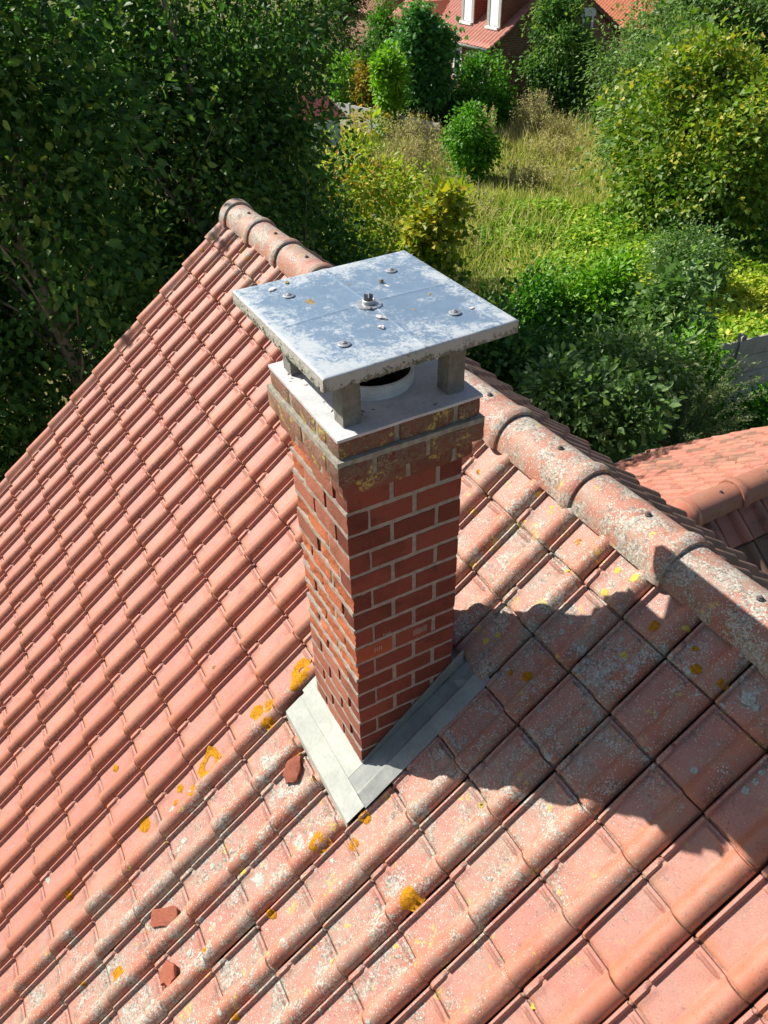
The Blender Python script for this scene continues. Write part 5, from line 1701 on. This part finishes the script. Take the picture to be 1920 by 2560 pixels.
stk = MB().tube([(-22.7, 16.7, ZG - 0.1), (-22.75, 16.68, ZG + 1.35)], [0.022, 0.018], 6)
o = obj('garden_stake', stk.mesh('garden_stake'), simple('green stake', (0.06, 0.12, 0.07), (0.10, 0.17, 0.10), 9))
tag(o, 'thin green stake standing in the dry meadow', 'stake')


# ------------------------------------------------------------------ far houses
def far_brick(name, a, b, m):
    t = NT(name)
    co = t.obj_co()
    sx = t.n('ShaderNodeSeparateXYZ'); t.link(co, sx.inputs[0])
    cb = t.n('ShaderNodeCombineXYZ')
    t.link(t.math('ADD', sx.outputs[0], sx.outputs[1]), cb.inputs[0]); t.link(sx.outputs[2], cb.inputs[1])
    br = t.n('ShaderNodeTexBrick')
    t.link(cb.outputs[0], br.inputs['Vector'])
    br.inputs['Color1'].default_value = (*a, 1); br.inputs['Color2'].default_value = (*b, 1); br.inputs['Mortar'].default_value = (*m, 1)
    br.inputs['Scale'].default_value = 1.0; br.inputs['Brick Width'].default_value = 0.32; br.inputs['Row Height'].default_value = 0.11
    br.inputs['Mortar Size'].default_value = 0.012; br.inputs['Bias'].default_value = -0.1
    c = t.mix(t.step(t.noise(co, 1.4, 4), 0.35, 0.7, 0, 0.5), br.outputs['Color'], tuple(x * 0.55 for x in a))
    return t.done(c, 0.9, spec=0.2)


def far_roof(name, a, b):
    t = NT(name)
    co = t.obj_co()
    v = t.noise(co, 3.0, 5, 0.7)
    c = t.mix(t.step(v, 0.3, 0.7), a, b)
    return t.done(c, 0.75, spec=0.25)


MAT_FB = far_brick('far red brick', (0.22, 0.075, 0.05), (0.33, 0.13, 0.085), (0.33, 0.28, 0.24))
MAT_FB2 = far_brick('far brown brick', (0.28, 0.15, 0.09), (0.36, 0.20, 0.12), (0.33, 0.28, 0.22))
MAT_FR = far_roof('far roof tile', (0.42, 0.16, 0.12), (0.50, 0.22, 0.165))
MAT_FR2 = far_roof('far orange roof tile', (0.44, 0.14, 0.075), (0.52, 0.19, 0.10))
MAT_FR3 = far_roof('far brown roof tile', (0.26, 0.13, 0.085), (0.33, 0.17, 0.11))
MAT_STONE = simple('grey stone trim', (0.34, 0.32, 0.28), (0.42, 0.40, 0.36), 5)
MAT_CURTAIN = simple('white shutter', (0.80, 0.80, 0.79), (0.84, 0.84, 0.83), 5, 0.6)


def tiled_plane(name, M, width, length, mat, parent, pu=0.30, pg=0.38, amp=0.035, step=0.03):
    """ribbed and stepped roof sheet, real relief at tile size; local x along eave, y up slope"""
    nx, ny = int(width / pu), int(length / pg)
    xs = []
    for i in range(nx):
        xs += [i * pu, i * pu + pu * 0.45, i * pu + pu * 0.62, i * pu + pu * 0.80, i * pu + pu * 0.95]
    hs = [0.0, 0.0, amp * 0.8, amp, amp * 0.3] * nx
    rows = []
    for k in range(ny):
        rows += [(k * pg + 0.001, step), (k * pg + pg - 0.001, 0.0)]
    V = [(x, yv, h + st_) for yv, st_ in rows for x, h in zip(xs, hs)]
    n = len(xs)
    F = np.array([(j * n + i, j * n + i + 1, (j + 1) * n + i + 1, (j + 1) * n + i) for j in range(len(rows) - 1) for i in range(n - 1)])
    me = mesh_fast(name, np.array(V), F)
    me.materials.append(mat)
    o = place(bpy.data.objects.new(name, me), parent, M)
    return o


HP = R(32)
HX, HY, HE = -35.77, 25.98, -4.7          # near eave corner
HW, HD = 11.6, 9.4
hs_ = thing('dormer_house', 'red brick house with two white dormer windows in its tiled roof', 'house', (HX - HW / 2, HY + HD / 2, ZG))
ap = HE + HD / 2 * math.tan(HP)
obj('wall', MB().prism([(HX, HY + 0.35, ZG - 0.2), (HX, HY + HD - 0.35, ZG - 0.2), (HX, HY + HD - 0.35, HE + 0.35 * math.tan(HP) - 0.1), (HX, HY + HD / 2, ap - 0.1), (HX, HY + 0.35, HE + 0.35 * math.tan(HP) - 0.1)][::-1], (-HW + 0.3, 0, 0)).mesh('wall'), MAT_FB, hs_)
MH = Matrix.Translation((HX - HW, HY, HE)) @ Matrix.Rotation(HP, 4, 'X')
tiled_plane('roof_slope', MH, HW + 0.1, HD / 2 / math.cos(HP), MAT_FR, hs_)
MHb = Matrix.Translation((HX + 0.1, HY + HD, HE)) @ Matrix.Rotation(math.pi, 4, 'Z') @ Matrix.Rotation(HP, 4, 'X')
tiled_plane('roof_slope', MHb, HW + 0.1, HD / 2 / math.cos(HP), MAT_FR, hs_)
for s_, y_ in ((1, HY), (-1, HY + HD)):
    q = [(HX + 0.03, y_, HE + 0.0), (HX + 0.03, HY + HD / 2, ap + 0.0), (HX + 0.03, HY + HD / 2, ap - 0.24), (HX + 0.03, y_, HE - 0.24)]
    obj('verge_board', MB().prism(q if s_ < 0 else q[::-1], (0.10, 0, 0)).mesh('verge_board'), simple('brown verge', (0.16, 0.075, 0.055), (0.2, 0.10, 0.07), 6), hs_)
obj('gutter', MB().tube([(HX - HW, HY - 0.07, HE - 0.06), (HX + 0.05, HY - 0.07, HE - 0.06)], [0.08, 0.08], 8).mesh('gutter', True), simple('pale gutter', (0.42, 0.39, 0.35), (0.5, 0.47, 0.42), 6), hs_)


def win(parent, x0, x1, y, z0, z1, frame=0.09, arch=False, glass=None):
    f = MB()
    f.box(x0 - frame, x1 + frame, y - 0.05, y, z0 - frame, z0).box(x0 - frame, x1 + frame, y - 0.05, y, z1, z1 + frame * (1.8 if arch else 1))
    f.box(x0 - frame, x0, y - 0.05, y, z0, z1).box(x1, x1 + frame, y - 0.05, y, z0, z1)
    w = obj('window', f.mesh('window'), MAT_WHITE, parent)
    obj('pane', MB().box(x0, x1, y - 0.02, y - 0.012, z0, z1).mesh('pane'), glass or MAT_GLASS, w)
    return w


win(hs_, -39.3, -38.75, HY + 0.345, -6.3, -5.15, 0.16, True)
win(hs_, -37.75, -36.6, HY + 0.345, -6.4, -5.3, 0.16, True)
win(hs_, -45.6, -44.2, HY + 0.345, -6.4, -5.2, 0.16, True)
# gable window
gwn = MB().box(HX + 0.002, HX + 0.05, 32.05, 32.2, -4.75, -3.7).box(HX + 0.002, HX + 0.05, 32.7, 32.85, -4.75, -3.7).box(HX + 0.002, HX + 0.06, 31.95, 32.95, -3.7, -3.3).box(HX + 0.002, HX + 0.06, 32.0, 32.9, -4.88, -4.75)
w_ = obj('window', gwn.mesh('window'), MAT_WHITE, hs_)
obj('pane', MB().box(HX + 0.004, HX + 0.02, 32.2, 32.7, -4.75, -3.7).mesh('pane'), MAT_GLASS, w_)
for dx0 in (-39.95, -37.5):
    dm = MB()
    x0, x1 = dx0, dx0 + 1.15
    yf = HY + 1.15
    zb_ = HE + 1.15 * math.tan(HP)
    zt_ = zb_ + 2.0
    yb_ = HY + HD / 2
    dm.prism([(x0, yf, zb_), (x0, yf, zt_), (x0, yb_, zt_), (x0, yb_, HE + HD / 2 * math.tan(HP) - 0.1)], (x1 - x0, 0, 0))
    d_ = obj('dormer', dm.mesh('dormer'), far_brick('dormer hung tile', (0.30, 0.09, 0.055), (0.38, 0.13, 0.08), (0.16, 0.06, 0.045)), hs_)
    obj('dormer_frame', MB().box(x0 - 0.03, x0 + 0.2, yf - 0.06, yf - 0.002, zb_ - 0.02, zt_).box(x1 - 0.2, x1 + 0.03, yf - 0.06, yf - 0.002, zb_ - 0.02, zt_).box(x0 + 0.2, x1 - 0.2, yf - 0.06, yf - 0.002, zt_ - 0.25, zt_).mesh('dormer_frame'), MAT_STONE, d_)
    obj('shutter', MB().box(x0 + 0.2, x1 - 0.2, yf - 0.03, yf - 0.004, zb_ + 0.12, zt_ - 0.25).mesh('shutter'), MAT_CURTAIN, d_)
    obj('sill', MB().box(x0 + 0.02, x1 - 0.02, yf - 0.22, yf - 0.062, zb_ - 0.02, zb_ + 0.10).mesh('sill'), MAT_WHITE, d_)
    rf_ = MB().prism([(x0 - 0.15, yf - 0.2, zt_), (x1 + 0.15, yf - 0.2, zt_), (x1 + 0.15, yf - 0.2, zt_ + 0.12), ((x0 + x1) / 2, yf - 0.2, zt_ + 0.5), (x0 - 0.15, yf - 0.2, zt_ + 0.12)], (0, 3.2, 0))
    obj('dormer_roof', rf_.mesh('dormer_roof'), MAT_FR, d_)
obj('skylight', MB().box(3.2, 4.1, 2.9, 4.0, 0.0, 0.10).mesh('skylight'), NT('skylight glass').done((0.10, 0.16, 0.24), 0.08, spec=0.8), hs_, MH)
# projecting cross wing at the left of the roof
cw = obj('cross_wing', MB().prism([(-44.6, HY + 0.2, HE + 0.1), (-41.4, HY + 0.2, HE + 0.1), (-43.0, HY + 0.2, HE + 1.5)], (0, 4.0, 0)).mesh('cross_wing'), MAT_FR2, hs_)

lh = thing('brown_brick_house', 'brown brick house with a steep gable at the top left of the garden', 'house', (-52, 30, ZG))
LX, LY, LE = -49.5, 27.0, -4.2
obj('wall', MB().prism([(LX, LY, ZG - 0.2), (LX, LY + 8, ZG - 0.2), (LX, LY + 8, LE), (LX, LY + 4, LE + 3.4), (LX, LY, LE)][::-1], (-8, 0, 0)).mesh('wall'), MAT_FB2, lh)
LP = math.atan2(3.4, 4)
tiled_plane('roof_slope', Matrix.Translation((LX - 8, LY - 0.3, LE - 0.25)) @ Matrix.Rotation(LP, 4, 'X'), 8.3, 5.6, MAT_FR3, lh)
tiled_plane('roof_slope', Matrix.Translation((LX + 0.25, LY + 8.3, LE - 0.25)) @ Matrix.Rotation(math.pi, 4, 'Z') @ Matrix.Rotation(LP, 4, 'X'), 8.3, 5.6, MAT_FR3, lh)

rh = thing('orange_roof_house', 'house with an orange tiled roof behind the brick gable at the top right', 'house', (-44, 45, ZG))
RX, RY, RE = -33.0, 39.5, -5.0
obj('wall', MB().prism([(RX, RY, ZG - 0.2), (RX, RY + 9, ZG - 0.2), (RX, RY + 9, RE), (RX, RY + 4.5, RE + 3.2), (RX, RY, RE)][::-1], (-13, 0, 0)).mesh('wall'), MAT_FB, rh)
RP_ = math.atan2(3.2, 4.5)
tiled_plane('roof_slope', Matrix.Translation((RX - 13.2, RY - 0.3, RE - 0.2)) @ Matrix.Rotation(RP_, 4, 'X'), 13.5, 5.8, MAT_FR2, rh)
tiled_plane('roof_slope', Matrix.Translation((RX + 0.2, RY + 9.3, RE - 0.2)) @ Matrix.Rotation(math.pi, 4, 'Z') @ Matrix.Rotation(RP_, 4, 'X'), 13.5, 5.8, MAT_FR2, rh)
